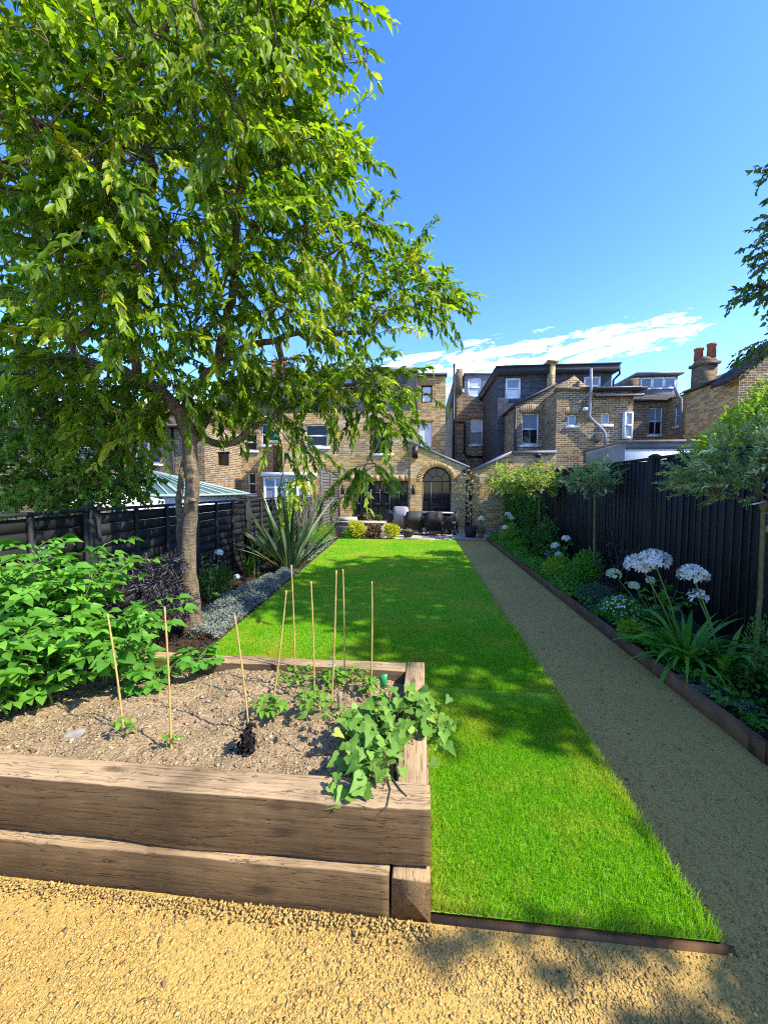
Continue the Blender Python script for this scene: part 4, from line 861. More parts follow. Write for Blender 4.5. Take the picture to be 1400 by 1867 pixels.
m = MB(); m.add([(XS-.08, YS0-.01, zs+.1), (XS-.08, YS0+1.5, zs+.1), (XS+.7, YS0+1.5, zs+.42), (XS+.7, YS0-.01, zs+.42)], quads=[(0, 3, 2, 1)]); m.build('red_tile_verge', M['pot'], hx)
m = MB(); zro = A(1190, 712, YX+2)[2]; m.add([(xx0-.3, YX-.2, zx), (xx1+.9, YX-.2, zx), (xx1+.9, YX+3, zx+1.25), (xx0-.3, YX+3, zx+1.25)], quads=[(0, 1, 2, 3)]); m.box((xx0-.3, YX-.28, zx-.1), (xx1+.2, YX-.18, zx+.01)); m.build('main_roof', M['tile_g'], hx)
YT = 21.; dT = px2(YT, 1165, 685, 1233, 712); ht = px2(YT, 1167, 687, 1232, 710)
m = MB(); m.box((dT[0]-.1, YT+.05, dT[2]-.8), (dT[1]+.1, YT+3, dT[3]+.05)); m.build('dormer', M['lead'], hx)
for i in range(3):
    w_ = (ht[1]-ht[0])/3; window(hx, TY(YT), ht[0]+i*w_, ht[0]+(i+1)*w_, ht[2], ht[3], pane='sky_glass', style='plain', sill=False, rec=.0, fw=.07)
m = MB(); m.box((dT[0]-.25, YT-.2, dT[3]+.05), (dT[1]+.25, YT+3.1, dT[3]+.17)); m.build('dormer_roof', M['lead'], hx)
m = MB(); q0, q1 = A(1147, 690, YT-.3), A(1162, 728, YT-.3); m.box((q0[0], YT-.4, q1[2]), (q1[0], YT+2, q0[2])); m.build('parapet', M['brick_d'], hx)
q = [A(1230, 706, 17.), A(1237, 724, 17.), A(1241, 727, 17.), A(1241, 802, 17.)]; q = [np.array([v[0], v[1], v[2]]) for v in q]; pipe(hx, q, .065, 'pipe')
m = MB(); cx_, cy_ = AX(1283, 690, XS+.45)[:2]; zc = AX(1283, 668, XS+.45)[2]; W_ = .27; m.box((cx_-W_, cy_-W_, zs-.2), (cx_+W_, cy_+W_, zc)); m.box((cx_-W_-.07, cy_-W_-.07, zc), (cx_+W_+.07, cy_+W_+.07, zc+.1)); m.hexa([(cx_-W_, cy_-W_, zc+.1), (cx_+W_, cy_-W_, zc+.1), (cx_+W_, cy_+W_, zc+.1), (cx_-W_, cy_+W_, zc+.1)], [(cx_-.2, cy_-.2, zc+.3), (cx_+.2, cy_-.2, zc+.3), (cx_+.2, cy_+.2, zc+.3), (cx_-.2, cy_+.2, zc+.3)])
ch = m.build('chimney', M['brick_d'], hx)
for dx, dy_, hh_ in ((-.13, .14, .42), (.15, -.1, .5)):
    m = MB(); m.lathe([(.145, 0), (.13, hh_*.8), (.155, hh_*.84), (.155, hh_), (.11, hh_)], (cx_+dx, cy_+dy_, zc+.27), 14); q = m.build('chimney_pot', M['pot'], hx); q.parent = ch
# --- brick gable at the right edge
hg = thing('gabled_house', 'brick gable end with sloping dark tiled verge at the right edge behind the fence', 'house', (XS+2, YS0, 0)); TGb = TY(YS0-.05)
gz0, gz1 = A(1345, 684, YS0)[2], A(1410, 634, YS0)[2]; gx0, gx1 = A(1345, 684, YS0)[0], A(1410, 634, YS0)[0]; gs = (gz1-gz0)/(gx1-gx0)
m = MB(); wall(m, TGb, gx0+.01, gx0+6, 0, lambda u: gz0+gs*(u-gx0)); m.build('wall', M['brick_b'], hg)
m = MB(); U0, U1 = gx0-.3, gx0+6; f = lambda u: gz0+gs*(u-gx0); m.hexa([(U0, YS0-.14, f(U0)), (U1, YS0-.14, f(U1)), (U1, YS0+.7, f(U1)), (U0, YS0+.7, f(U0))], [(U0, YS0-.14, f(U0)+.16), (U1, YS0-.14, f(U1)+.16), (U1, YS0+.7, f(U1)+.16), (U0, YS0+.7, f(U0)+.16)]); m.build('roof', M['tile_g'], hg)
# --- white flat roofed extension
YV = 11.5; hv = thing('flat_roof_extension', 'white rendered flat roofed extension with grey side just above the right fence', 'extension', (7, YV, 0))
v0, v1 = A(1140, 806, YV), A(1300, 803, YV); zv = v0[2]
m = MB(); m.box((v0[0], YV, 0), (v1[0]+.5, YV+2.6, zv-.02)); m.build('wall', M['render'], hv)
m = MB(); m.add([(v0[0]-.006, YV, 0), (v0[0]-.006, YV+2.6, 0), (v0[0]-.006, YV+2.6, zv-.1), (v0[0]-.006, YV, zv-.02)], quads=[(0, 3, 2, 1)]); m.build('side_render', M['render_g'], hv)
m = MB(); m.box((v0[0]-.05, YV-.05, zv-.02), (v1[0]+.5, YV+2.7, zv+.05)); m.build('roof', M['stone_b'], hv)
m = MB(); m.box((v0[0], YV-.02, zv-.2), (v1[0]+.5, YV-.001, zv-.025)); m.build('fascia', M['lead'], hv)

# ------------------------------------------------------------------ trees
def smooth_line(pts, rad, step=.12, jit=.012):
    pts = np.asarray(pts, float); rad = np.asarray(rad, float); k = len(pts)
    P, Rr = [], []
    for i in range(k-1):
        p0, p1, p2, p3 = pts[max(i-1, 0)], pts[i], pts[i+1], pts[min(i+2, k-1)]
        n = max(2, int(np.linalg.norm(p2-p1)/step))
        for t in np.linspace(0, 1, n, endpoint=False):
            P.append(.5*((2*p1)+(-p0+p2)*t+(2*p0-5*p1+4*p2-p3)*t*t+(-p0+3*p1-3*p2+p3)*t**3)); Rr.append(rad[i]*(1-t)+rad[i+1]*t)
    P.append(pts[-1]); Rr.append(rad[-1]); P = np.array(P); P[1:-1] += rng.normal(0, jit, (len(P)-2, 3)); return P, np.array(Rr)
def grow(limbs, tips, step=.22, sag=.0, jit=.05, rtip=.003, rpow=.45, rmax=.03):
    """connect the tips to the limbs by chains of twigs; returns segments (P, C, rp, rc) and each tip's direction"""
    pos = [np.concatenate([l[0] for l in limbs])]; n0 = len(pos[0]); pos = list(pos[0]); par = [-1]*n0; tipn = []
    tips = np.asarray(tips); L0 = np.array(pos)
    d0 = np.sqrt(((tips[:, None]-L0[None])**2).sum(2)).min(1); buf = np.zeros((n0+len(tips)*14, 3)); buf[:n0] = L0; cnt = n0
    for i in np.argsort(d0):
        t = tips[i]; dd = ((buf[:cnt]-t)**2).sum(1); j = int(np.argmin(dd)); dist = math.sqrt(dd[j]); k = min(12, max(1, int(dist/step))); a = buf[j].copy(); pj = j
        side = rng.normal(0, 1, 3); side *= jit*dist
        for q in range(1, k+1):
            f = q/k; p = a*(1-f)+t*f+side*math.sin(math.pi*f)+np.array([0, 0, sag*dist*math.sin(math.pi*f)])
            if cnt >= len(buf): break
            buf[cnt] = p; par.append(pj); pj = cnt; cnt += 1
        tipn.append((i, pj))
    par = np.array(par); w = np.zeros(cnt)
    for i, j in tipn: w[j] += 1
    for j in range(cnt-1, n0-1, -1): w[par[j]] += w[j]
    idx = np.arange(n0, cnt); r = np.minimum(rmax, rtip*np.maximum(w, 1)**rpow)
    pr = par[idx]; rp = np.where(pr < n0, r[idx], r[pr]); tdir = np.zeros((len(tips), 3))
    for i, j in tipn: tdir[i] = buf[j]-buf[par[j]] if par[j] >= 0 else [0, 0, 1]
    return buf[pr], buf[idx], rp, r[idx], unit(tdir)
def twig_leaves(mb, tips, tdir, per, tl, L, W, droop=.5, hang=.6, curl=.18, spread=1., rnd_s=.22, wmb=None, wide=.42, up=.5):
    n = len(tips); t = (np.arange(per)+rng.random((n, per)))/per
    d = unit(tdir+rng.normal(0, .35, (n, 3))); ln = tl*rng.uniform(.6, 1.25, n)
    pos = tips[:, None]+d[:, None]*(t*ln[:, None])[..., None]; pos[..., 2] -= droop*(t**2)*ln[:, None]
    if wmb is not None:
        a = tips; b = tips+d*(ln*.5)[:, None]-np.array([0, 0, 1])*(droop*.25*ln)[:, None]; c = tips+d*ln[:, None]-np.array([0, 0, 1])*(droop*ln)[:, None]
        wmb.segs(np.concatenate([a, b]), np.concatenate([b, c]), np.full(2*n, .003), np.full(2*n, .002), 4)
    az = sph(n*per).reshape(n, per, 3); ld_ = unit(d[:, None]*.7+az*spread+np.array([0, 0, -hang])); nn = unit(np.array([0, 0, up])+sph(n*per).reshape(n, per, 3)*.7)
    r = np.clip(rng.normal(.45, rnd_s, (n, 1))+rng.normal(0, .16, (n, per)), 0, 1)
    N = n*per; s = rng.uniform(.65, 1.2, N)
    mb.leaves(pos.reshape(-1, 3), ld_.reshape(-1, 3), nn.reshape(-1, 3), L*s, W*s, curl, .22, 0, r.ravel(), wide)
def ell(cx, cy, rx, ry, Y0, Y1, n, shell=0.):
    a = rng.uniform(0, 6.283, n); r = np.sqrt(rng.uniform(shell, 1, n)); Y = rng.uniform(Y0, Y1, n)
    return np.array([A(cx+rx*r_*math.cos(a_), cy+ry*r_*math.sin(a_), y_) for a_, r_, y_ in zip(a, r, Y)])
def blob(c, rad, n, shell=.2):
    d = sph(n); r = rng.uniform(shell, 1, n)**(1/2.2); return np.asarray(c)+d*r[:, None]*np.asarray(rad)

# the cherry tree
def LP(seq): return [A(x, y, Y) for x, y, Y in seq]
TBASE = G(352, 1160)
ct = thing('cherry_tree', 'large leafy cherry tree with ringed brown bark, leaning trunk beside the left fence', 'tree', TBASE)
y0 = TBASE[1]
main = smooth_line([TBASE+[0, 0, -.1], G(352, 1160)+[0, 0, .05]]+LP([(347, 1080, y0), (343, 1000, y0), (348, 930, y0), (352, 880, y0), (347, 820, y0), (336, 770, y0), (322, 745, y0)]), [.155, .115, .088, .078, .073, .071, .072, .076, .07], .09, .004)
second = smooth_line(LP([(336, 1050, y0+.02), (329, 990, y0+.06), (326, 930, y0+.12), (331, 880, y0+.2), (344, 820, y0+.3), (372, 780, y0+.45), (400, 700, y0+.6)]), [.045, .04, .036, .034, .034, .032, .03], .1, .006)
L1 = smooth_line(LP([(322, 745, y0), (292, 712, 3.95), (250, 684, 3.9), (200, 668, 3.8), (143, 655, 3.7), (54, 640, 3.5), (-60, 610, 3.3), (-170, 560, 3.1)]), [.068, .06, .05, .042, .036, .03, .022, .014])
L2 = smooth_line(LP([(250, 684, 3.9), (236, 600, 3.85), (240, 500, 3.75), (246, 425, 3.65), (262, 370, 3.55), (275, 302, 3.4), (250, 240, 3.3), (222, 165, 3.2), (258, 105, 3.1), (311, 28, 2.95), (350, -40, 2.8)]), [.048, .046, .045, .044, .042, .04, .037, .034, .03, .025, .018])
L3 = smooth_line(LP([(275, 302, 3.4), (230, 264, 3.3), (160, 250, 3.2), (118, 276, 3.05), (50, 250, 2.9), (-10, 205, 2.75), (-90, 160, 2.6)]), [.045, .042, .038, .034, .03, .025, .018])
L4 = smooth_line(LP([(340, 775, y0), (360, 785, 4.25), (386, 807, 4.35), (428, 807, 4.4), (462, 780, 4.5), (500, 757, 4.6), (550, 722, 4.7), (620, 700, 4.8), (690, 700, 4.85)]), [.05, .046, .042, .038, .036, .034, .03, .024, .016])
L5 = smooth_line(LP([(330, 755, y0), (352, 715, 4.2), (395, 668, 4.3), (448, 630, 4.4), (500, 619, 4.5), (541, 607, 4.55), (576, 619, 4.6), (620, 606, 4.65), (665, 604, 4.7), (706, 574, 4.8), (760, 555, 4.9)]), [.05, .045, .041, .038, .035, .032, .03, .027, .024, .018, .012])
L6 = smooth_line(LP([(395, 668, 4.3), (412, 590, 4.25), (430, 480, 4.15), (432, 380, 4.0), (455, 280, 3.85), (480, 180, 3.7), (510, 80, 3.5), (560, 10, 3.4)]), [.048, .044, .04, .035, .03, .026, .02, .012])
L7 = smooth_line(LP([(448, 630, 4.4), (520, 540, 4.45), (570, 480, 4.45), (640, 440, 4.5)]), [.03, .025, .02, .012])
L8 = smooth_line(LP([(222, 165, 3.2), (150, 100, 3.0), (80, 40, 2.8)]), [.03, .022, .014]); L9 = smooth_line(LP([(143, 655, 3.7), (100, 560, 3.5), (60, 430, 3.2), (40, 340, 3.0)]), [.03, .025, .02, .012])
L10 = smooth_line(LP([(513, 690, 4.5), (511, 655, 4.5), (508, 620, 4.5)]), [.03, .035, .04])
limbs = [main, second, L1, L2, L3, L4, L5, L6, L7, L8, L9]
B = [(110, 90, 190, 150, 2.3, 4.4, 190), (320, 80, 190, 140, 2.6, 4.6, 190), (500, 50, 85, 75, 3.0, 4.4, 60), (585, -5, 30, 20, 3.0, 3.3, 9), (545, 60, 40, 50, 3.0, 3.6, 14), (500, 200, 70, 110, 3.1, 4.6, 95), (560, 265, 40, 45, 3.8, 4.4, 24), (595, 235, 22, 20, 3.8, 4.2, 6), (610, 280, 20, 20, 3.8, 4.2, 5), (330, 310, 200, 130, 2.7, 4.8, 190),
     (100, 330, 160, 140, 2.4, 4.4, 150), (480, 380, 110, 90, 3.4, 5.0, 100), (590, 330, 30, 30, 3.6, 4.4, 10), (650, 425, 70, 32, 4.2, 5.2, 36), (600, 480, 80, 50, 4.0, 5.2, 50), (740, 490, 50, 45, 4.5, 5.3, 26), (795, 535, 28, 26, 4.6, 5.1, 14), (720, 550, 70, 40, 4.4, 5.4, 34), (640, 560, 100, 60, 4.0, 5.4, 70),
     (420, 500, 160, 110, 3.2, 5.2, 170), (130, 520, 150, 90, 2.6, 4.6, 130), (250, 600, 45, 35, 2.9, 3.2, 22), (200, 420, 120, 80, 2.7, 3.6, 60), (600, 680, 110, 42, 4.2, 5.3, 70), (715, 705, 32, 35, 4.3, 4.9, 16), (700, 760, 30, 28, 4.3, 4.8, 13), (630, 730, 70, 26, 4.3, 5.2, 16), (490, 760, 60, 24, 4.2, 5.0, 12),
     (540, 815, 28, 22, 4.2, 4.7, 9), (665, 850, 22, 16, 4.3, 4.5, 11), (480, 690, 60, 50, 4.1, 5.0, 36), (330, 660, 120, 60, 3.6, 4.9, 60), (220, 765, 80, 40, 3.6, 4.6, 30), (60, 690, 90, 60, 3.0, 4.2, 40), (-90, 300, 90, 330, 2.4, 4.2, 90), (200, -70, 330, 50, 2.5, 4.2, 90), (520, 880, 12, 12, 4.2, 4.4, 3), (300, 720, 90, 36, 3.8, 4.5, 26), (235, 745, 60, 40, 3.6, 4.4, 22), (150, 690, 90, 40, 3.4, 4.2, 26), (410, 735, 50, 35, 4.3, 4.9, 20), (440, 690, 50, 30, 4.3, 5., 16)]
B = [(*b[:6], max(3, int(b[6]*.92))) for b in B]; tips = np.concatenate([ell(*b) for b in B])
void = np.concatenate([ell(330, 350, 300, 330, 2.4, 5.0, 20), ell(600, 560, 150, 120, 4., 5.2, 6)])     # gaps where the sky shows
tips = tips[np.sqrt(((tips[:, None]-void[None])**2).sum(2)).min(1) > .27]
P_, C_, rp, rc, td = grow(limbs+[L10], tips, .2, .05, .07, .0032, .42, .03)
m = MB(); m.tube(*main, 18, jit=.05); m.tube(*second, 12, jit=.05)
# burr on the trunk
q = A(352, 912, y0-.11); m.lathe([(.0, -.03), (.035, -.02), (.045, 0), (.035, .02), (.0, .03)], q, 10)
m.build('trunk', M['bark'], ct, smooth=True)
m = MB()
for l in limbs[2:]+[L10]: m.tube(*l, 9, jit=.05)
m.segs(P_, C_, rp, rc, 5)
bm_ = m
lf = MB(); tw = MB(); out = unit(tips-np.array([-2.3, 3.9, 4.2])); td = unit(unit(td*.7+out*.5)*[1, 1, .55])
twig_leaves(lf, tips, td, 25, .46, .106, .041, .30, .52, .25, .66, .27, tw, .42, .9)
tw.build('twigs', M['stem_w'], ct); lf.build('crown', M['lf_cherry'], ct)
# grey dead twigs inside the crown
m = bm_; dt = np.concatenate([ell(290, 480, 80, 60, 2.9, 3.3, 26), ell(220, 280, 60, 50, 2.8, 3.1, 18), ell(500, 680, 60, 40, 4.2, 4.4, 26), ell(430, 560, 60, 60, 3.7, 4.0, 16), ell(640, 110, 30, 20, 3.2, 3.5, 6)])
P_, C_, rp, rc, _ = grow([L2, L3, L5, L6], dt, .12, .04, .12, .0028, .5, .012); m.segs(P_, C_, rp, rc, 5, 1)
e = C_[rng.integers(0, len(C_), 160)]; m.segs(e, e+sph(160)*.14, np.full(160, .0025), np.full(160, .0012), 4, 1); m.build('branches', [M['bark'], M['stem_grey']], ct, smooth=True)

# hanging feeder and nest box in the tree
fd = thing('bird_feeder', 'small green domed bird feeder hanging from a cherry branch', 'bird feeder', A(497, 800, 4.6))
c = A(497, 800, 4.6); m = MB(); m.lathe([(.075, -.02), (.078, 0), (.07, .05), (.045, .11), (.012, .14)], c, 16); m.build('roof', plain('feeder_green', (.03, .13, .07), .5), fd)
m = MB(); m.lathe([(.06, -.06), (.072, -.05), (.072, -.02)], c, 16); m.build('tray', M['white'], fd); m = MB(); m.tube([c+[0, 0, .13], A(498, 758, 4.6)], .003, 4); m.build('wire', M['black'], fd)
nb = thing('nest_box', 'brown wooden nest box hanging under the right branch of the cherry tree', 'bird box', A(408, 838, 4.5)); c = A(408, 838, 4.5)
m = MB(); m.box(c+[-.045, -.04, -.07], c+[.045, .04, .07]); m.build('body', M['stem_w'], nb); m = MB(); m.hexa([c+[-.055, -.06, .07], c+[.055, -.06, .07], c+[.055, .05, .07], c+[-.055, .05, .07]], [c+[-.055, -.06, .085], c+[.055, -.06, .085], c+[.055, .05, .1], c+[-.055, .05, .1]]); m.build('roof', M['dark'], nb)
m = MB(); m.tube([c+[0, 0, .1], A(410, 806, 4.4)], .004, 4); m.build('wire', M['black'], nb)

# apple tree behind the left fence
ap = thing('apple_tree', 'apple tree full of yellow green apples behind the left fence', 'tree', (-4.6, 4.6, 0))
al = [smooth_line([(-4.75, 4.7, 0), (-4.72, 4.65, .9), (-4.7, 4.6, 1.5), (-4.5, 4.4, 2.2), (-4.3, 4.2, 2.9)], [.11, .1, .09, .06, .03]), smooth_line([(-4.7, 4.6, 1.5), (-5.2, 4.5, 2.0), (-5.8, 4.4, 2.5)], [.07, .05, .03]), smooth_line([(-4.7, 4.6, 1.4), (-4.1, 4.4, 1.9), (-3.6, 4.3, 2.1)], [.06, .045, .02])]
at_ = np.concatenate([ell(80, 850, 120, 55, 3.9, 5.2, 130), ell(190, 855, 70, 45, 3.9, 5., 70), ell(60, 760, 90, 60, 4., 5.2, 90), ell(150, 760, 80, 50, 4., 5.2, 60), ell(40, 690, 80, 40, 4., 5., 40), ell(-80, 800, 80, 110, 3.8, 5., 60), ell(120, 905, 110, 15, 3.9, 4.8, 60), ell(235, 880, 40, 25, 4.2, 5.0, 30), ell(60, 650, 100, 50, 4.0, 5.2, 60), ell(160, 700, 70, 40, 4.2, 5.2, 40)])
at_ = at_[at_[:, 0] < -3.42]
P_, C_, rp, rc, td = grow(al, at_, .2, .0, .08, .003, .42, .03); m = MB()
for l in al: m.tube(*l, 10, jit=.1)
m.segs(P_, C_, rp, rc, 5); m.build('trunk', M['stem_w'], ap, smooth=True)
lf = MB(); twig_leaves(lf, at_, td, 22, .30, .072, .042, .3, .25, .15, .9); lf.build('crown', M['lf_apple'], ap)
for k, (px_, py_) in enumerate([(62, 824), (52, 884), (92, 908), (68, 893), (150, 905), (120, 912), (36, 900), (86, 778), (104, 745), (120, 748), (128, 752), (152, 768), (95, 800), (14, 815), (140, 870), (172, 880), (20, 860), (110, 862), (6, 900), (75, 720), (60, 748), (130, 890)]):
    c = A(px_, py_, 3.92+.25*rng.random()); m = MB(); m.lathe([(.006, -.036), (.024, -.031), (.036, -.012), (.038, .006), (.028, .028), (.012, .032), (.003, .024)], c, 12, rnd=rng.random()); m.build('apple', M['apple'], ap, smooth=True)

# tree behind the right fence: its tips reach into the frame; the crown shades the lawn
rtn = thing('shade_tree', 'dark leaved tree reaching in from the right edge above the fence', 'tree', (6.4, 2.4, 0))
rl = [smooth_line([(6.6, 2.3, 0), (6.5, 2.4, 2), (6.4, 2.6, 4), (6.2, 2.9, 6), (6.0, 3.2, 8)], [.2, .17, .14, .1, .04]), smooth_line([(6.5, 2.4, 2.4), (5.6, 3.2, 3.4), (4.9, 4.2, 4.0), (4.1, 4.5, 4.2)], [.08, .06, .04, .015]), smooth_line([(6.4, 2.6, 4.), (5.4, 2.6, 5.2), (4.6, 2.2, 6)], [.08, .05, .03]), smooth_line([(6.5, 2.4, 2.2), (5.3, 1.6, 3.2), (4.2, 1.2, 3.8)], [.07, .05, .03])]
rt_t = np.concatenate([blob((6.3, 3.6, 7.0), (1.8, 1.7, 1.5), 900), blob((7.0, 3.2, 6.2), (1.2, 1.0, 1.0), 120), blob((5.75, .45, 4.4), (.35, .8, .4), 9), blob((6.2, 1.6, 6.0), (.8, 1.0, .8), 150), blob((7.3, 4.9, 7.7), (1.6, 1.5, 1.2), 460), blob((5.05, -.15, 4.2), (.55, .5, .4), 24)])
rt_t = rt_t[(rt_t[:, 0] > .99*rt_t[:, 1]) & (rt_t[:, 0] > 2.6)]
edge = np.concatenate([ell(1412, 465, 36, 24, 4.3, 4.7, 14), ell(1395, 528, 42, 15, 4.3, 4.7, 16), ell(1352, 545, 12, 5, 4.4, 4.6, 3), ell(1415, 310, 22, 14, 4.3, 4.6, 5), ell(1420, 395, 22, 20, 4.3, 4.6, 8), ell(1402, 632, 34, 14, 4.3, 4.7, 12), ell(1440, 480, 40, 140, 4.2, 4.8, 34)])
rt_t = np.concatenate([rt_t, edge]); P_, C_, rp, rc, td = grow(rl, rt_t, .25, .03, .08, .0035, .42, .04); m = MB()
for l in rl: m.tube(*l, 9, jit=.1)
m.segs(P_, C_, rp, rc, 5); m.build('trunk', M['stem_w'], rtn, smooth=True)
td[-len(edge):] = unit(td[-len(edge):]*.4+[-.7, 0, -.05]); lf = MB(); ne = len(edge)
twig_leaves(lf, rt_t[:-ne], td[:-ne], 26, .45, .11, .066, .3, .35, .15, .9); twig_leaves(lf, rt_t[-ne:], td[-ne:], 14, .24, .062, .034, .35, .5, .2, .55); lf.build('crown', M['lf_rt'], rtn)

# ------------------------------------------------------------------ generic plants
def bush(name, label, cat, base, lumps, n, L, W, mat, stems=8, smat='stem', up=.5, droop=0., curl=.12, group=None, per=1, kind=None, rs=.24, wide=.45, stemr=.006):
    """irregular bush made of lumps [(centre offset, radii)], fine leaves all through it"""
    base = np.asarray(base, float); o = thing(name, label, cat, base, group)
    if kind: o['kind'] = kind
    wt_ = np.array([np.prod(l[1])**(2/3) for l in lumps]); wt_ /= wt_.sum(); m = MB(); st = MB(); ends = []
    for (c, r), w_ in zip(lumps, wt_):
        k = max(4, int(n*w_)); d = sph(k); rr = rng.uniform(.15, 1, k)**.45; lump = 1+.18*np.sin(d[:, 0]*7+c[0]*9)*np.cos(d[:, 1]*6+d[:, 2]*5)
        p = base+np.asarray(c)+d*(rr*lump)[:, None]*np.asarray(r); p = p[p[:, 2] > base[2]+.005]; d = unit(p-base-np.asarray(c)+1e-6)
        k = len(p); dd = unit(d*.8+sph(k)*.8+np.array([0, 0, up-droop])); s = rng.uniform(.6, 1.25, k)
        m.leaves(p, dd, unit(np.array([0, 0, .8])+sph(k)*.8), L*s, W*s, curl, .2, 0, np.clip(rng.normal(.5, rs, k), 0, 1), wide)
        for q in p[rng.integers(0, k, max(1, int(stems*w_)+1))]: ends.append(q)
    for e in ends:
        a = base+np.array([rng.normal(0, .02), rng.normal(0, .02), 0]); st.tube([a, (a+e)/2+np.array([0, 0, .1*np.linalg.norm(e-a)]), e], [stemr, stemr*.7, stemr*.35], 5)
    if st.n: st.build('stems', M[smat], o)
    m.build('foliage', M[mat], o); return o
def stemmed(name, label, cat, base, nst, h, spread, L, W, per, mat, comp=0, rl=.14, smat='stem', group=None, lean=(0, 0), droop=.35, sr=.006, t0=.15, hang=.25, rs=.2, curl=.2, wide=.42, footr=.03):
    base = np.asarray(base, float); o = thing(name, label, cat, base, group); m = MB(); st = MB()
    for s in range(nst):
        az = 6.283*(s+rng.random())/nst; hh = h*rng.uniform(.65, 1.1); sp = spread*rng.uniform(.5, 1.1); t = np.linspace(0, 1, 9)
        b = base+np.array([rng.normal(0, footr), rng.normal(0, footr), 0]); dx = np.array([math.cos(az)*sp+lean[0], math.sin(az)*sp+lean[1], 0])
        P = b+dx*(t**1.25)[:, None]+np.array([0, 0, 1])*(hh*(t*(1+droop)-droop*t**2.2))[:, None]; st.tube(P, np.linspace(sr, sr*.4, 9), 6)
        for k in range(per):
            f = t0+(1-t0)*(k+rng.random()*.8)/per; i = min(7, int(f*8)); p = P[i]+(P[i+1]-P[i])*(f*8-i); a = k*2.4+rng.random()
            pd = unit(np.array([math.cos(a), math.sin(a), .45])+unit(P[i+1]-P[i])*.4)
            r0 = np.clip(rng.normal(.5, rs), 0, 1)
            if comp:
                Lr = rl*rng.uniform(.7, 1.2); q = np.linspace(.35, 1, comp); rp_ = p+pd*(q*Lr)[:, None]+np.array([0, 0, -1])*(hang*Lr*q**2)[:, None]; st.tube(np.vstack([p, rp_]), np.linspace(sr*.4, sr*.2, comp+1), 4)
                sd_ = unit(np.cross(pd, [0, 0, 1])); pp, dd, ss = [], [], []
                for j in range(comp):
                    f2 = .6+.4*j/comp
                    for sg in (1, -1): pp.append(rp_[j]); dd.append(unit(sd_*sg+pd*.5+np.array([0, 0, -hang*.8]))); ss.append(f2)
                pp.append(rp_[-1]); dd.append(unit(pd+np.array([0, 0, -hang]))); ss.append(1.25)
                pp, dd, ss = np.array(pp), np.array(dd), np.array(ss)*rng.uniform(.8, 1.15)
                m.leaves(pp, dd, unit(np.array([0, 0, 1.])+sph(len(pp))*.6), L*ss, W*ss, curl, .22, 0, np.clip(r0+rng.normal(0, .1, len(pp)), 0, 1), wide)
            else:
                pe = p+pd*rl*rng.uniform(.6, 1.2); st.tube([p, pe], [sr*.4, sr*.25], 4); s_ = rng.uniform(.7, 1.15)
                m.leaves(pe[None], unit(pd*[1, 1, .2]+np.array([0, 0, -hang]))[None], unit(np.array([0, 0, 1.])+sph(1)[0]*.3)[None], L*s_, W*s_, curl, .2, 0, np.array([r0]), wide)
    st.build('stems', M[smat], o); m.build('leaves', M[mat], o); return o
LEAF_O = np.array([(.10, 0), (-.10, .16), (-.06, .36), (.12, .50), (.30, .44), (.42, .30), (.70, .17), (1.0, 0), (.70, -.17), (.42, -.30), (.30, -.44), (.12, -.50), (-.06, -.36), (-.10, -.16)])
def lobed(mb, p, d, n, L, mat=0, rnd=None, cup=.25):
    """broad pointed leaves with two side lobes, folded along the midrib"""
    for i in range(len(p)):
        di = unit(d[i]); sd_ = unit(np.cross(di, n[i])); nn = np.cross(sd_, di); u, v_ = LEAF_O[:, 0], LEAF_O[:, 1]*rng.uniform(.8, 1.05)
        h = np.abs(v_)*cup*rng.uniform(.2, 1.3)-.22*u*u+rng.normal(0, .02, len(u)); v = p[i]+(di*u[:, None]+sd_*v_[:, None]+nn*h[:, None])*L[i]
        c = p[i]+(di*.36-nn*.03)*L[i]; k = len(u)
        mb.add(np.vstack([v, c]), tris=[(k, j, (j+1) % k) for j in range(k)], mi=mat, rnd=.5 if rnd is None else rnd[i])
def straps(name, label, cat, base, n, L, W, el, bend, mat, mat2=None, f2=.3, group=None, foot=.05, k=8, fold=.25, part='leaves'):
    base = np.asarray(base, float); o = thing(name, label, cat, base, group); m = MB()
    for i in range(n):
        az = rng.uniform(0, 6.283); e = rng.uniform(*el); b = base+np.array([math.cos(az), math.sin(az), 0])*foot*rng.random()
        m.strap(b, az, e, L*rng.uniform(.6, 1.1), W*rng.uniform(.7, 1.15), rng.uniform(*bend), 1 if (mat2 and rng.random() < f2) else 0, rng.random(), k, fold, rng.normal(0, .5))
    m.build(part, [M[mat]]+([M[mat2]] if mat2 else []), o, smooth=False); return o
def petals_ball(mb, c, r, n, L, W, up=-.2, mi=0, flat=.75):
    d = sph(n); d = d[d[:, 2] > up]; p = np.asarray(c)+d*[r, r, r*flat]; k = len(p)
    for j in range(4):
        t = unit(np.cross(d, sph(k))); mb.leaves(p, unit(t+d*.25), d, L, W, .05, .1, mi, rng.random(k), .6)

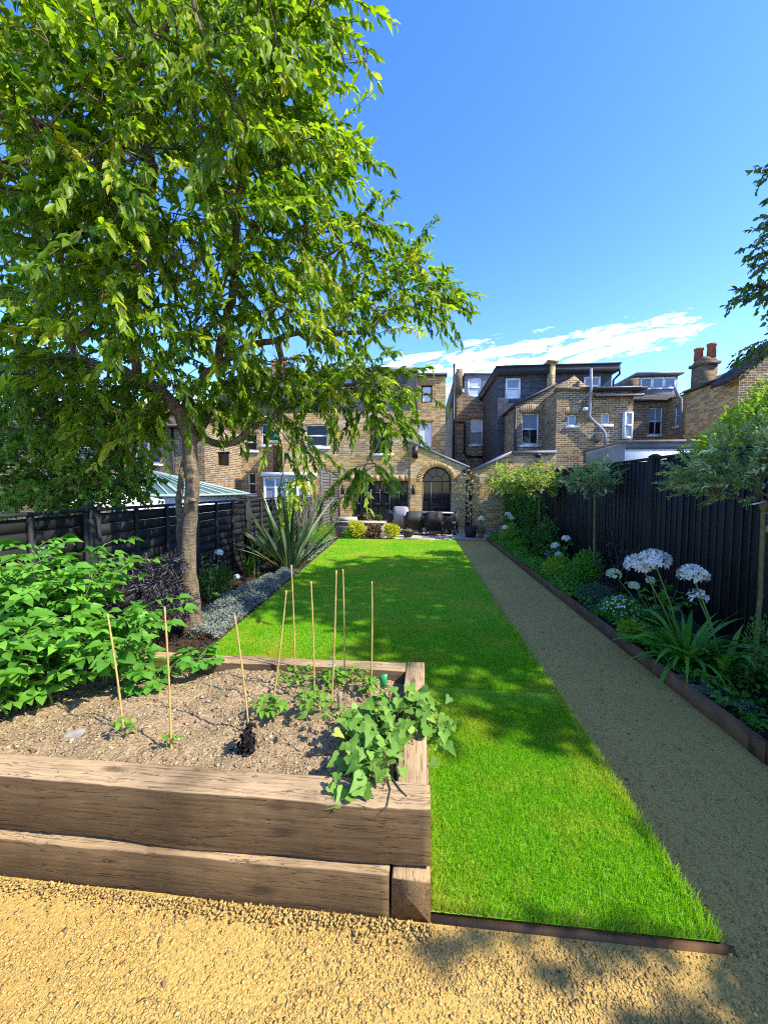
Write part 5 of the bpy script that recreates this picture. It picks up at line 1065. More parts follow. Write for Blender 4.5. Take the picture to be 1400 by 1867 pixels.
# ------------------------------------------------------------------ things in the raised bed
def cane(bx_, by_, tx_, ty_, label):
    b = G(bx_, by_, ZS); t = A(tx_, ty_, b[1]+rng.normal(0, .015)); b = b-(t-b)*.04; n = 9; o = MB(); f = np.linspace(0, 1, n*3)
    P = b+(t-b)*f[:, None]+np.outer(np.sin(f*3.1)*.004, [1, .4, 0]); r = np.linspace(.0052, .0040, n*3)*np.where(np.arange(n*3) % 6 == 3, 1.28, 1.)
    o.tube(P, r, 8); q = o.build('bamboo_cane', M['cane'], org=b, smooth=True); tag(q, label, 'cane', 'bamboo canes in the raised bed')
for a in [(226, 1338, 196, 1119, 'bamboo cane nearest the potato plants with a yellowing seedling tied at its foot'), (312, 1364, 300, 1107, 'upright bamboo cane second from the potatoes with a tiny sprout at its foot'), (454, 1334, 428, 1122, 'leaning bamboo cane standing in the dark withered seedling'),
          (497, 1288, 522, 1077, 'bamboo cane tilting right out of the round bushy seedling'), (538, 1237, 531, 1030, 'tall bamboo cane by the back sleeper in the low yellow seedling row'), (573, 1272, 567, 1060, 'bamboo cane in the middle of the bed rising from the broad leaved seedling'),
          (604, 1290, 613, 1040, 'bamboo cane with the clear twine clip hung on it'), (628, 1252, 625, 1038, 'tall bamboo cane just behind and right of the twine clip'), (676, 1264, 678, 1060, 'bamboo cane beside the green plant tag')]: cane(*a)
# potato plants
pot_l = ['tall potato plant with flower buds in front of the left fence', 'bushy potato plant at the left edge of the raised bed nearest the front sleeper', 'potato plant with pale stems in the middle of the leafy mass', 'low potato plant spreading towards the bamboo canes', 'potato plant at the far left edge behind the others']
for k, (px_, py_, hh, sp, n_) in enumerate([(120, 1235, .86, .34, 12), (20, 1310, .52, .36, 11), (60, 1255, .68, .36, 12), (215, 1240, .48, .30, 9), (-25, 1235, .72, .34, 11)]):
    b = G(px_, py_, ZS); b[1] = min(b[1], 2.45)
    stemmed('potato_plant', pot_l[k], 'potato plant', b, n_+1, hh*.98, sp, .092, .062, 9, 'lf_potato', 3, .19, group='potato plants in the raised bed', sr=.0075, t0=.12, hang=.4, droop=.6, footr=.07, curl=.3, rs=.32)
for k, (px_, py_, lab) in enumerate([(352, 1232, 'strawberry plant with broad toothed leaves against the back sleeper'), (290, 1255, 'strawberry plant with a yellowing leaf beside the second cane')]):
    b = G(px_, py_, ZS); o = thing('strawberry_plant', lab, 'strawberry plant', b, 'strawberry plants'); m = MB(); st = MB()
    for s in range(17):
        az = rng.uniform(0, 6.283); r_ = rng.uniform(.05, .19); e = b+np.array([math.cos(az)*r_, math.sin(az)*r_*.8, rng.uniform(.05, .17)]); st.tube([b, (b+e)/2+[0, 0, .04], e], [.0025, .002, .0018], 5)
        hd = np.array([math.cos(az), math.sin(az), -.15])
        for a in (-1.15, 0, 1.15):
            d_ = np.array([hd[0]*math.cos(a)-hd[1]*math.sin(a), hd[0]*math.sin(a)+hd[1]*math.cos(a), -.2]); m.leaves(e[None], unit(d_)[None], unit(np.array([0, 0, 1.])+sph(1)[0]*.3)[None], .075, .062, .12, .2, 0, np.clip(rng.normal(.5, .25, 1), 0, 1), .55)
    st.build('stems', M['stem'], o); m.build('leaves', M['lf_straw'], o)
# seedlings
for px_, py_, lab, h, sp, L, n_, per in [(228, 1350, 'yellowing seedling at the foot of the cane by the potatoes', .11, .04, .045, 4, 3), (312, 1362, 'tiny green sprout at the foot of an upright cane', .07, .03, .032, 4, 3), (495, 1306, 'round bushy bean seedling with many upright stems', .10, .075, .048, 20, 3), (570, 1300, 'broad leaved bean seedling in the middle of the bed', .13, .09, .062, 9, 4),
         (540, 1244, 'low yellow green seedling cluster by the back sleeper', .075, .13, .04, 18, 3), (610, 1256, 'leafy seedling with dark green leaves around the twine clip', .13, .10, .058, 12, 4), (640, 1246, 'yellow green seedling behind the wooden dibber', .10, .07, .042, 10, 3), (670, 1268, 'leafy seedling beside the green plant tag', .13, .055, .052, 9, 4), (396, 1275, 'tiny weed sprout on bare soil near the strawberry plants', .03, .02, .018, 3, 2), (620, 1310, 'small sprout in front of the wooden dibber', .06, .03, .034, 4, 3)]:
    stemmed('seedling', lab, 'seedling', G(px_, py_, ZS+.005), n_, h, sp, L, L*.62, per, 'lf_bean', 0, .02, group='seedlings in the raised bed', sr=.0022, t0=.45, hang=.2, footr=.012)
wd = thing('withered_seedling', 'dark withered seedling clump at the foot of the leaning cane', 'seedling', G(452, 1362, ZS)); c = G(452, 1370, ZS); m = MB()
n = 150; t = rng.random(n); p = c+np.stack([rng.normal(0, .022, n)*(1.3-t), rng.normal(0, .02, n), t*.115], 1); m.leaves(p, unit(sph(n)+[0, 0, -.5]), sph(n), .03, .02, .5, .5, 0, rng.random(n)*.5)
m.build('leaves', leafm('withered_leaf', (.012, .009, .008), (.06, .042, .035), .05, .8, .2), wd); m = MB(); m.tube([c, c+[.004, .01, .12]], [.004, .002], 6); m.build('stems', M['stem_w'], wd)
# trailing plant over the corner
sp_ = thing('sweet_potato_plant', 'trailing plant with broad pointed leaves spilling over the corner sleepers', 'plant', G(690, 1340, ZS)); m = MB(); st = MB(); b0 = G(680, 1350, ZS)
ctr = [(640, 1330, 14), (700, 1300, 22), (750, 1290, 18), (690, 1360, 24), (650, 1390, 16), (720, 1340, 16), (780, 1300, 14), (665, 1420, 10), (705, 1400, 10), (800, 1320, 6), (630, 1440, 4), (760, 1320, 10), (770, 1275, 8), (625, 1325, 3)]
for cx_, cy_, n_ in ctr:
    for k in range(int(n_*2)):
        q = G(cx_+rng.normal(0, 18), cy_+rng.normal(0, 13), ZS+.09); q[2] = ZS+rng.uniform(.06, .17)
        if q[0] > .06: q[2] -= .03+.1*rng.random()
        if q[1] < 1.36: q[2] -= .02
        g_ = q*[1, 1, 0]+[0, 0, min(q[2]-.03, ZS+.03)]; st.tube([g_, (g_+q)/2+[.01, .0, .01], q], [.0025, .002, .0018], 4)
        az = rng.uniform(0, 6.283); L_ = rng.uniform(.04, .08); d_ = unit(np.array([math.cos(az), math.sin(az)*.8-.25, -.25])); lobed(m, [q], [d_], [unit(np.array([.1, -.35, 1.])+sph(1)[0]*.55)], [L_], 0, [np.clip(rng.normal(.45, .25), 0, 1)])
for tp in ([(690, 1330), (700, 1290), (770, 1265)], [(690, 1350), (750, 1310), (805, 1320)], [(690, 1360), (700, 1400), (712, 1440), (705, 1475)], [(690, 1360), (660, 1400), (640, 1440), (632, 1455)], [(700, 1400), (730, 1440), (742, 1452)], [(690, 1340), (650, 1330), (615, 1320)]):
    st.tube([G(x, y, ZS+.085+(0.0 if y < 1400 else .0)) for x, y in tp], np.linspace(.004, .0022, len(tp)), 6)
st.build('vines', M['stem_w'], sp_); m.build('leaves', M['lf_sweet'], sp_)
# small objects
c = G(619, 1297, ZS); d = A(619, 1262, c[1]); m = MB(); P = np.linspace(c-[0, 0, .02], d, 8); m.tube(P, [.010, .0105, .011, .0115, .012, .0135, .014, .009], 10); tag(m.build('dibber', M['stone_b'], org=c, smooth=True), 'short wooden dibber stuck upright in the soil among the seedlings', 'dibber')
c = A(607, 1212, 2.3); m = MB(); t = np.linspace(0, 6.283, 15); m.tube(c+np.stack([np.cos(t)*.016, np.zeros(15), np.sin(t)*.026+.028], 1), .0025, 5)
m.leaves(np.array([c]*4), np.array([[-1, .2, -.3], [1, -.1, -.3], [-.4, -1, -.2], [.5, .8, -.2]]), np.array([[0, 0, 1.]]*4), .03, .018, .1, .1); m.tube([c, c+[.012, 0, -.10]], [.005, .0025], 6); tag(m.build('twine_clip', M['steel'], org=c), 'silvery looped clip hanging on a bamboo cane', 'clip')
c = G(699, 1254, ZS); q = A(699, 1230, c[1])
m = MB(); m.hexa([c+[-.018, 0, -.02], c+[.018, .004, -.02], c+[.018, .007, -.02], c+[-.018, .003, -.02]], [q+[-.026, -.01, 0], q+[.026, -.004, .004], q+[.026, -.001, .004], q+[-.026, -.007, 0]]); tag(m.build('plant_tag', M['plastic_g'], org=c), 'bright green plastic plant tag by the back right corner of the bed', 'tag')
c = G(133, 1346, ZS); m = MB(); m.lathe([(.001, -.004), (.6, .0), (1, .012), (.96, .014), (.6, .004), (.001, .002)], (0, 0, 0), 18); v = m.v[0]; v[:, 0] *= .055; v[:, 1] *= .028; v[:, 2] *= 1.; v[:] = v@np.array([[.93, .36, 0], [-.36, .93, 0], [0, 0, 1]]); v[:, 2] += v[:, 1]*.45; v += c+[0, 0, .004]
tag(m.build('shard', plain('pale_shard', (.30, .27, .22), .6, .3, 0, .3, 30.), org=c, smooth=True), 'pale grey oval shard half buried in the soil below the potato leaves', 'shard')

# ------------------------------------------------------------------ left border
c = G(533, 1046)
straps('phormium', 'tall spiky strap leaved plant with cream striped leaves in the left border', 'plant', c+[-.06, 0, 0], 62, 1.6, .066, (.72, 1.5), (.05, .55), 'lf_phorm', 'lf_phorm2', .22, foot=.12, k=8, fold=.5)
straps('iris_clump', 'arching dark green strap leaved clump left of the tall spiky plant', 'plant', G(455, 1050)+[-.1, .1, 0], 26, .75, .03, (.9, 1.4), (.6, 1.9), 'lf_dark', foot=.08)
# silver ground cover
m = MB(); n = 11000; y = rng.uniform(3.75, 7.0, n); wd_ = np.interp(y, [3.7, 4.6, 5.6, 7.0], [.30, .60, .55, .22]); f = rng.random(n); x = lawn_l(y)-.02-f*wd_; h = (.02+.15*np.sin(np.clip(f, 0, 1)*2.2+.2)*(.7+.3*np.sin(x*13)*np.sin(y*9)))*rng.uniform(.55, 1.05, n)
m.leaves(np.stack([x, y, .02+h], 1), unit(sph(n)+[0, 0, .5]), sph(n)+[0, 0, .6], rng.uniform(.022, .05, n), rng.uniform(.006, .012, n), .1, .1, 0, np.clip(rng.normal(.5, .25, n), 0, 1))
n = 4200; y = rng.uniform(8.0, 11.2, n); x = lawn_l(y)-.02-rng.random(n)*.45; h = .04+.18*rng.random(n); m.leaves(np.stack([x, y, h], 1), unit(sph(n)+[0, 0, .5]), sph(n), rng.uniform(.03, .07, n), .014, .1, .1)
struct('silver_ground_cover', m, M['lf_silver'], 'stuff')
def flowerhead(o, c, r, n, L, W, mat, name='flower_head'):
    m = MB(); petals_ball(m, c, r, n, L, W); return m.build(name, M[mat], o)
# hydrangea behind the trunk
b = G(385, 1120); b[0] -= .12; b[1] += .2; hy = stemmed('hydrangea', 'leggy hydrangea with one white flower head between the trunk and the fence', 'plant', b, 4, .7, .18, .09, .065, 5, 'lf_green', 0, .05, sr=.005, hang=.3)
for px_, py_, r in ((399, 1008, .045), (432, 1052, .03)):
    c = A(px_, py_, b[1]); flowerhead(hy, c, r, 60, .03, .024, 'whitefl'); m = MB(); m.tube([b, (b+c)/2+[.03, 0, .1], c], [.005, .004, .003], 5); m.build('flower_stem', M['stem'], hy)
b = G(300, 1140); b = np.array([-2.62, 3.55, .02])
eb = bush('black_elder', 'dark purple feathery leaved elder between potato plants and tree trunk', 'shrub', b, [((0, 0, .62), (.22, .2, .2)), ((.18, .05, .42), (.2, .16, .16)), ((-.2, .0, .75), (.2, .2, .16)), ((.08, .1, .82), (.14, .14, .12))], 2600, .07, .012, 'lf_elder', 12, 'stem_w', up=-.1, curl=.15)
b = G(452, 1010); b = np.array([-2.75, 6.2, .02]); ag = stemmed('purple_flower', 'thin plant with purple flower spikes in front of the left fence', 'plant', b, 3, .78, .08, .05, .012, 8, 'lf_dark', 0, .02, sr=.004)
for dx in (-.03, .03): 
    m = MB(); c = b+[dx, 0, .78]; k = 40; p = c+np.stack([rng.normal(0, .012, k), rng.normal(0, .012, k), rng.random(k)*.12], 1); m.leaves(p, sph(k), sph(k), .02, .012); m.build('flower_head', M['purple'], ag)
b = np.array([-2.66, 8.6, .02]); gr = bush('dry_shrub', 'wispy half bare shrub with pale dry stems behind the spiky plant', 'shrub', b, [((0, 0, 1.0), (.35, .3, .5)), ((.1, .3, 1.5), (.3, .3, .35))], 700, .045, .012, 'lf_pink', 60, 'stem_grey', stemr=.008)
b = np.array([-2.85, 8.0, .02]); bush('bamboo_shrub', 'slim upright light green shrub rising behind the spiky plant against the white porch', 'shrub', b, [((0, 0, .8), (.13, .13, .5)), ((.03, 0, 1.45), (.09, .09, .3))], 700, .07, .028, 'lf_lime', 8, 'stem')
for k, (x, y, h, lab) in enumerate([(-2.75, 9.6, .4, 'feathery green perennial clump at the left lawn edge'), (-2.85, 10.6, .45, 'yellow green perennial clump near the far end of the left border'), (-3.0, 5.2, .4, 'low dark green clump at the foot of the left fence'), (-2.9, 11.4, .5, 'bushy green clump by the corner of the stone planter')]):
    bush('perennial', lab, 'plant', (x, y, .02), [((0, 0, h*.5), (.28, .3, h*.55)), ((.12, .1, h*.8), (.14, .14, h*.3))], 1500, .07, .012, ['lf_green', 'lf_lime', 'lf_dark', 'lf_green'][k], 8, up=.9)
m = MB(); c = np.array([-2.75, 10.8, .02])
dg = thing('dry_grass', 'arching clump of straw coloured ornamental grass near the patio', 'plant', c)
for i in range(60): m.strap(c+[rng.normal(0, .06), rng.normal(0, .06), 0], rng.uniform(0, 6.28), rng.uniform(1.1, 1.5), rng.uniform(.6, 1.1), .008, rng.uniform(.6, 1.8), 0, rng.random(), 7, .1)
m.build('leaves', M['lf_dead'], dg)

# ------------------------------------------------------------------ right border
def dx_base(px_, X): d = ray(px_, 1100); return np.array([X, X*d[1]/d[0], .07])
# agapanthus
def agapanthus(base, label, nl, stems_, L=.72):
    o = straps('agapanthus', label, 'plant', base, nl, L, .046, (.35, 1.4), (.6, 2.2), 'lf_agap', group='agapanthus plants', foot=.07, k=9, fold=.18)
    for px_, py_, rr, Y, nfl in stems_:
        c = A(px_, py_, Y); st = MB(); st.tube([base+[0, 0, .02], (base*.45+c*.55)+[.01, -.02, .02], c], [.008, .007, .006], 7); st.build('flower_stem', M['stem'], o)
        fm = MB(); sm = MB(); d = sph(nfl*3); d = d[d[:, 2] > -.35][:int(nfl*1.4)]; e = c+d*np.array([rr, rr, rr*.72])*rng.uniform(.75, 1.08, (len(d), 1)); k = len(d)
        sm.segs(np.repeat(c[None], k, 0), e, np.full(k, .0016), np.full(k, .0013), 4, rnd=.6)
        for j in range(6):
            ref = unit(np.cross(d, sph(1))); w = np.cross(d, ref); a = j*1.047; pd = ref*math.cos(a)+w*math.sin(a)
            fm.leaves(e, unit(pd*.75+d*.8), unit(d-pd*.5), .042, .014, .2, .1, 0, rng.random(k), .55)
        sm.build('pedicels', M['stem'], o); fm.build('flower_head', M['whitefl'], o)
    return o
agb = np.array([2.33, 3.55, .08])
agapanthus(agb, 'large agapanthus with two broad white flower heads beside the path', 60, [(1168, 1030, .105, 3.62, 110), (1192, 1022, .10, 3.5, 100)])
agb2 = np.array([2.48, 3.32, .08])
agapanthus(agb2, 'smaller agapanthus with one loose white flower head close to the fence', 24, [(1262, 1048, .085, 3.35, 60), (1272, 1088, .05, 3.4, 16)], .6)
# hydrangea limelight
hb = np.array([2.56, 4.25, .08]); hy = stemmed('hydrangea', 'hydrangea with lime white domed flower heads behind the agapanthus', 'plant', hb, 9, .52, .26, .10, .075, 7, 'lf_green', 0, .05, group=None, sr=.005, hang=.3)
for px_, py_, r in ((1119, 1047, .062), (1156, 1068, .04), (1186, 1058, .03)):
    c = A(px_, py_, hb[1]-.1); flowerhead(hy, c, r, 110, .03, .026, 'limefl'); m = MB(); m.tube([hb, c], [.005, .003], 5); m.build('flower_stem', M['stem'], hy)
for (X, Y, pts, lab) in [(2.5, 7.3, [(1012, 995), (1032, 982), (1018, 1012)], 'hydrangea with small white flower heads near the slim willow trunk'), (2.55, 9.6, [(926, 938), (931, 944), (921, 962), (877, 946)], 'hydrangea with white flower heads at the far end of the right border')]:
    b = np.array([X, Y, .08]); hy2 = stemmed('hydrangea', lab, 'plant', b, 9, .55, .25, .09, .07, 7, 'lf_green', 0, .05, sr=.005)
    for px_, py_ in pts:
        c = A(px_, py_, Y-.1); flowerhead(hy2, c, .06, 60, .04, .032, 'whitefl'); m = MB(); m.tube([b, c], [.005, .003], 5); m.build('flower_stem', M['stem'], hy2)
# white daisies
b = np.array([2.30, 4.62, .08]); da = bush('daisy_clump', 'low mound of tiny white daisies at the path edge', 'plant', b, [((0, 0, .11), (.22, .24, .15)), ((.1, .15, .13), (.15, .15, .13))], 2200, .035, .01, 'lf_green', 6); m = MB()
n = 130; d = sph(n); d[:, 2] = np.abs(d[:, 2]); p = b+[0.02, .02, .12]+d*[.23, .25, .17]
for j in range(6):
    t = unit(np.cross(d, sph(n))); m.leaves(p, unit(t+d*.2), d, .016, .008, .0, .05)
m.build('blossoms', M['whitefl'], da)
bush('lavender', 'low grey green lavender clump with mauve flowers beyond the daisies', 'plant', (2.30, 5.25, .08), [((0, 0, .12), (.22, .28, .14))], 1500, .05, .01, 'lf_blue', 5, up=.9)
m = MB(); n = 70; p = np.array([2.28, 5.2, .2])+rng.normal(0, 1, (n, 3))*[.13, .2, .05]; m.leaves(p, sph(n), sph(n), .02, .014); struct('mauve_flowers', m, M['purple'], 'stuff')
bush('cranesbill', 'bright green feathery clump spilling by the agapanthus leaves', 'plant', (2.16, 4.05, .08), [((0, 0, .08), (.14, .2, .1))], 1100, .035, .02, 'lf_lime', 4)
# rosemary and foreground right
for k, (x, y, h, lab) in enumerate([(2.55, 2.75, .62, 'tall rosemary bush at the right edge below the near willow'), (2.35, 2.35, .42, 'rosemary bush by the steel edging joint'), (2.72, 2.3, .5, 'rosemary bush against the fence at the frame edge')]):
    ls = [((rng.normal(0, .12), rng.normal(0, .12), h*(.3+.5*rng.random())), (.09, .09, h*.32)) for _ in range(8)]
    bush('rosemary', lab, 'shrub', (x, y, .08), ls, 5200, .032, .0055, 'lf_rose', 22, 'stem_w', up=1.0, group='rosemary bushes', rs=.28)
bush('golden_shrub', 'small leaved yellow tinged shrub at the lower right frame edge', 'shrub', (2.42, 1.95, .08), [((0, 0, .2), (.2, .22, .2)), ((.15, -.1, .26), (.15, .16, .16))], 2600, .022, .013, 'lf_lime', 10, 'stem_w')
# fern
for (b, lab) in [(np.array([2.13, 3.12, .09]), 'grey green painted fern drooping over the steel edging'), (np.array([2.2, 2.9, .09]), 'second grey fern tucked under the agapanthus leaves')]:
    o = thing('fern', lab, 'fern', b, 'ferns by the steel edging'); m = MB()
    for i in range(9):
        az = rng.uniform(0, 6.283); L = rng.uniform(.2, .32); t = np.linspace(.1, 1, 16); h = np.array([math.cos(az), math.sin(az), 0]); P = b+h*(t*L)[:, None]+np.array([0, 0, 1])*(.16*t-.20*t*t)[:, None]; sd_ = np.array([-h[1], h[0], 0])
        for sg in (1, -1): m.leaves(P, np.repeat((sd_*sg+h*.5-[0, 0, .2])[None], 16, 0), np.repeat([[0, 0, 1.]], 16, 0), .065*(1.05-t), .016*(1.2-t), .1, .1, 0, np.full(16, rng.random()))
    m.build('fronds', M['lf_fern'], o)
# heuchera / green cover along the edge
m = MB(); n = 9000; y = rng.uniform(5.5, 11.9, n); x = XC+.03+rng.random(n)**1.5*.55; h = (.05+.16*np.abs(np.sin(y*2.3)*np.cos(x*7)))*rng.uniform(.5, 1.1, n)
m.leaves(np.stack([x, y, .06+h], 1), unit(sph(n)+[0, 0, .35]), unit(sph(n)*.6+[0, 0, 1]), rng.uniform(.03, .075, n), rng.uniform(.02, .045, n), .15, .15, 0, np.clip(rng.normal(.5, .25, n), 0, 1))
n = 5000; y = rng.uniform(1.9, 5.5, n); x = XC+.06+rng.random(n)*.85; h = (.02+.13*np.abs(np.sin(y*4.3+1)*np.cos(x*6)))*rng.uniform(.5, 1.1, n)
m.leaves(np.stack([x, y, .06+h], 1), unit(sph(n)+[0, 0, .35]), unit(sph(n)*.6+[0, 0, 1]), rng.uniform(.025, .06, n), rng.uniform(.015, .035, n), .15, .15, 0, np.clip(rng.normal(.3, .2, n), 0, 1))
struct('green_ground_cover', m, M['lf_green'], 'stuff')
for (x, y, h, mt, lab) in [(2.55, 6.2, .5, 'lf_green', 'feathery fennel like clump left of the slim willow trunk'), (2.3, 6.75, .32, 'lf_lime', 'yellow green perennial mound at the path edge'), (2.6, 8.3, .8, 'lf_dark', 'tall dark green shrub against the far fence'), (2.35, 10.6, .55, 'lf_lime', 'lime green shrub near the far end of the gravel path'), (2.6, 11.3, .9, 'lf_dark', 'dark green climber mass by the corner of the house'), (2.28, 9.3, .3, 'lf_green', 'low bright green mound halfway along the path edge')]:
    bush('perennial', lab, 'plant', (x, y, .08), [((0, 0, h*.45), (.26, .28, h*.5)), ((.08, .12, h*.75), (.2, .2, h*.35)), ((-.05, -.15, h*.5), (.18, .2, h*.3))], 2000, .06, .018 if mt != 'lf_dark' else .035, mt, 10, up=.7)
b = np.array([2.62, 8.0, .08]); wp = stemmed('white_cosmos', 'pale leaved plant with white blooms at the fence foot', 'plant', b, 8, .4, .22, .10, .045, 6, 'lf_silver', 0, .03, sr=.004)
for k, (px_, X, h, lab) in enumerate([(1128, 2.78, .95, 'dark smoke bush leaves against the right fence above the white flower heads'), (1108, 2.7, .55, 'low dark purple leaved plant behind the lime hydrangea')]):
    b = dx_base(px_, X); stemmed('smoke_bush', lab, 'shrub', b, 6, h, .22, .09, .055, 7, 'lf_purple', 0, .03, 'stem_w', sr=.005)
# willow standards
def willow(base, ztop, crown, n, mat, label, tagpx=None, tlean=(0, 0), L=.05, W=.015, tr=.017):
    o = thing('willow_standard', label, 'tree', base, 'lollipop willows along the right fence'); top = np.array([base[0]+tlean[0], base[1]+tlean[1], ztop])
    m = MB(); m.tube(*smooth_line([base-[0, 0, .05], base*.5+top*.5+[.012, 0, 0], top], [tr*1.1, tr, tr*.95], .1, .002), 10); m.lathe([(tr, -.03), (tr*1.5, 0), (tr*1.6, .03), (tr*.8, .06)], top, 10); m.build('trunk', plain('willow_trunk', (.15, .135, .05), .7, .2, 0, .3, 15.), o, smooth=True)
    tp = np.concatenate([top+np.asarray(c)+sph(k)*(rng.random((k, 1))**.4)*np.asarray(r) for c, r, k in crown]); tp = tp[tp[:, 2] > top[2]-.02]
    tp = tp[tp[:, 0] < XF-.03+10*(tp[:, 2] > 2.08)]
    P_, C_, rp, rc, td = grow([(np.array([top, top+[0, 0, .03]]), None)], tp, .07, .02, .1, .0018, .38, .007); m = MB(); m.segs(P_, C_, rp, rc, 5); m.build('branches', M['stem_w'], o)
    td = unit(unit(tp-top-[0, 0, .02])*.8+td*.5); lf = MB(); twig_leaves(lf, tp, td, n, .17, L, W, .12, .1, .08, .55, .25); lf.build('crown', M[mat], o)
    return o, top
w1b = np.array([2.62, 3.22, .07]); z1_ = AX(1388, 925, 2.62)[2]
o, tp1 = willow(w1b, z1_, [((-.04, -.02, .32), (.46, .42, .28), 170), ((-.24, .1, .24), (.30, .3, .17), 70), ((.1, -.1, .48), (.3, .3, .2), 60)], 24, 'lf_willow', 'nearest lollipop willow with variegated crown at the right frame edge', L=.052, W=.014)
m = MB(); c = tp1+[-.05, -.03, .035]; m.hexa([c+[-.06, -.02, -.012], c+[.03, -.02, .012], c+[.03, .02, .012], c+[-.06, .02, -.012]], [c+[-.06, -.02, -.009], c+[.03, -.02, .015], c+[.03, .02, .015], c+[-.06, .02, -.009]]); m.build('plant_tag', M['cloth'], o)
w2b = dx_base(1078, 2.62); z2 = AX(1073, 905, 2.62)[2]
o, tp2 = willow(w2b, z2, [((0, 0, .28), (.34, .32, .24), 110), ((-.14, 0, .20), (.28, .25, .13), 40)], 18, 'lf_willow', 'slim lollipop willow standing halfway along the right fence', tlean=(.0, -.0), L=.055, W=.016)
m = MB(); c = tp2+[-.12, -.05, .04]; m.tube([c+[-.07, 0, 0], c+[0, 0, .08], c+[.07, 0, 0], c+[0, 0, -.08], c+[-.07, 0, 0]], .006, 5); m.build('plant_tag', M['limefl'], o)
for (px_, X, zt_, mt, lab, cr) in [(978, 2.55, 1.42, 'lf_willow_y', 'sunlit pale yellow willow standard beyond the slim one', [((0, 0, .35), (.5, .5, .32), 150), ((-.35, .2, .3), (.35, .4, .25), 80)]), (915, 2.5, 1.55, 'lf_willow_y', 'farthest pale yellow willow with a wide crown near the house', [((0, 0, .35), (.5, .6, .4), 150), ((-.15, -.3, .0), (.4, .4, .35), 90)])]:
    b = dx_base(px_, X); willow(b, zt_, cr, 16, mt, lab, L=.085, W=.03)
bush('jasmine', 'dark leafy climber covering the far end of the right fence', 'climber', (2.75, 11.2, .08), [((0, -.6, 1.0), (.2, .9, .8)), ((-.05, .6, 1.2), (.25, .8, .7)), ((0, -1.6, .8), (.18, .8, .6))], 4200, .07, .04, 'lf_dark', 14, 'stem_w', droop=.4)
# bright shrub beyond the fence
bush('laurel', 'sunlit yellow green shrub rising behind the right fence', 'shrub', (5.3, 6.6, 0), [((0, 0, 2.55), (.6, .6, .5)), ((-.55, .1, 2.2), (.4, .5, .35)), ((.5, 0, 3.0), (.6, .6, .5)), ((0, 0, 1.6), (.6, .6, .9))], 6500, .085, .05, 'lf_lime', 24, 'stem_w')

# ------------------------------------------------------------------ patio
pl = thing('stone_planter', 'low brown stone planter bed in front of the black garden doors', 'planter', (-1.9, 12.6, 0)); q0, q1 = A(604, 950, 12.35), A(700, 950, 12.35)
m = MB(); m.box((q0[0], 12.35, 0), (q1[0], 12.43, .48)); m.box((q1[0]-.08, 12.43, 0), (q1[0], 13.4, .48)); m.box((q0[0], 12.43, 0), (q0[0]+.08, 13.4, .48)); m.box((q0[0]+.08, 13.32, 0), (q1[0]-.08, 13.4, .48)); m.build('wall', M['stone_b'], pl)
m = MB(); m.box((q0[0]-.03, 12.32, .48), (q1[0]+.03, 12.5, .53)); m.box((q0[0]+.1, 12.6, .48), (A(650, 940, 12.6)[0], 12.75, .66)); m.build('coping', M['stone'], pl)
m = MB(); m.box((q0[0]+.08, 12.43, .3), (q1[0]-.08, 13.32, .44)); m.build('soil', M['soil_d'], pl)
m = MB(); q = A(735, 985, 11.95); m.box((q[0], 11.87, 0), (A(826, 985, 11.95)[0], 12.09, .05)); tag(m.build('stone_step', M['stone'], org=(.4, 12, 0)), 'pale sandstone step between the lawn and the patio', 'step')
for px_, py_, Y, s, mt, lab in [(650, 985, 12.1, 1., 'lf_gold', 'bright golden leafed clump in front of the stone planter'), (714, 986, 12.05, .85, 'lf_gold', 'golden leafed clump at the right end of the stone planter'), (632, 986, 12.0, .45, 'lf_green', 'small green clump left of the golden one at the lawn end'), (682, 986, 12.15, .8, 'lf_dead', 'brown dried fern like plant between the two golden clumps')]:
    b = A(px_, py_, Y)*[1, 1, 0]; bush('perennial', lab, 'plant', b, [((0, 0, .27*s), (.26*s, .2*s, .28*s)), ((-.12*s, 0, .42*s), (.14*s, .12*s, .16*s)), ((.16*s, 0, .34*s), (.14*s, .12*s, .2*s))], 900, .08, .035, mt, 8)
for px_, h, mt, lab in [(672, .35, 'lf_pink', 'small pale flowered plant in the stone planter'), (690, .3, 'lf_dark', 'dark leaved plant in the stone planter')]:
    b = A(px_, 940, 12.9); b[2] = .44; stemmed('planter_plant', lab, 'plant', b, 8, h, .2, .09, .05, 5, mt, 0, .03, sr=.004)
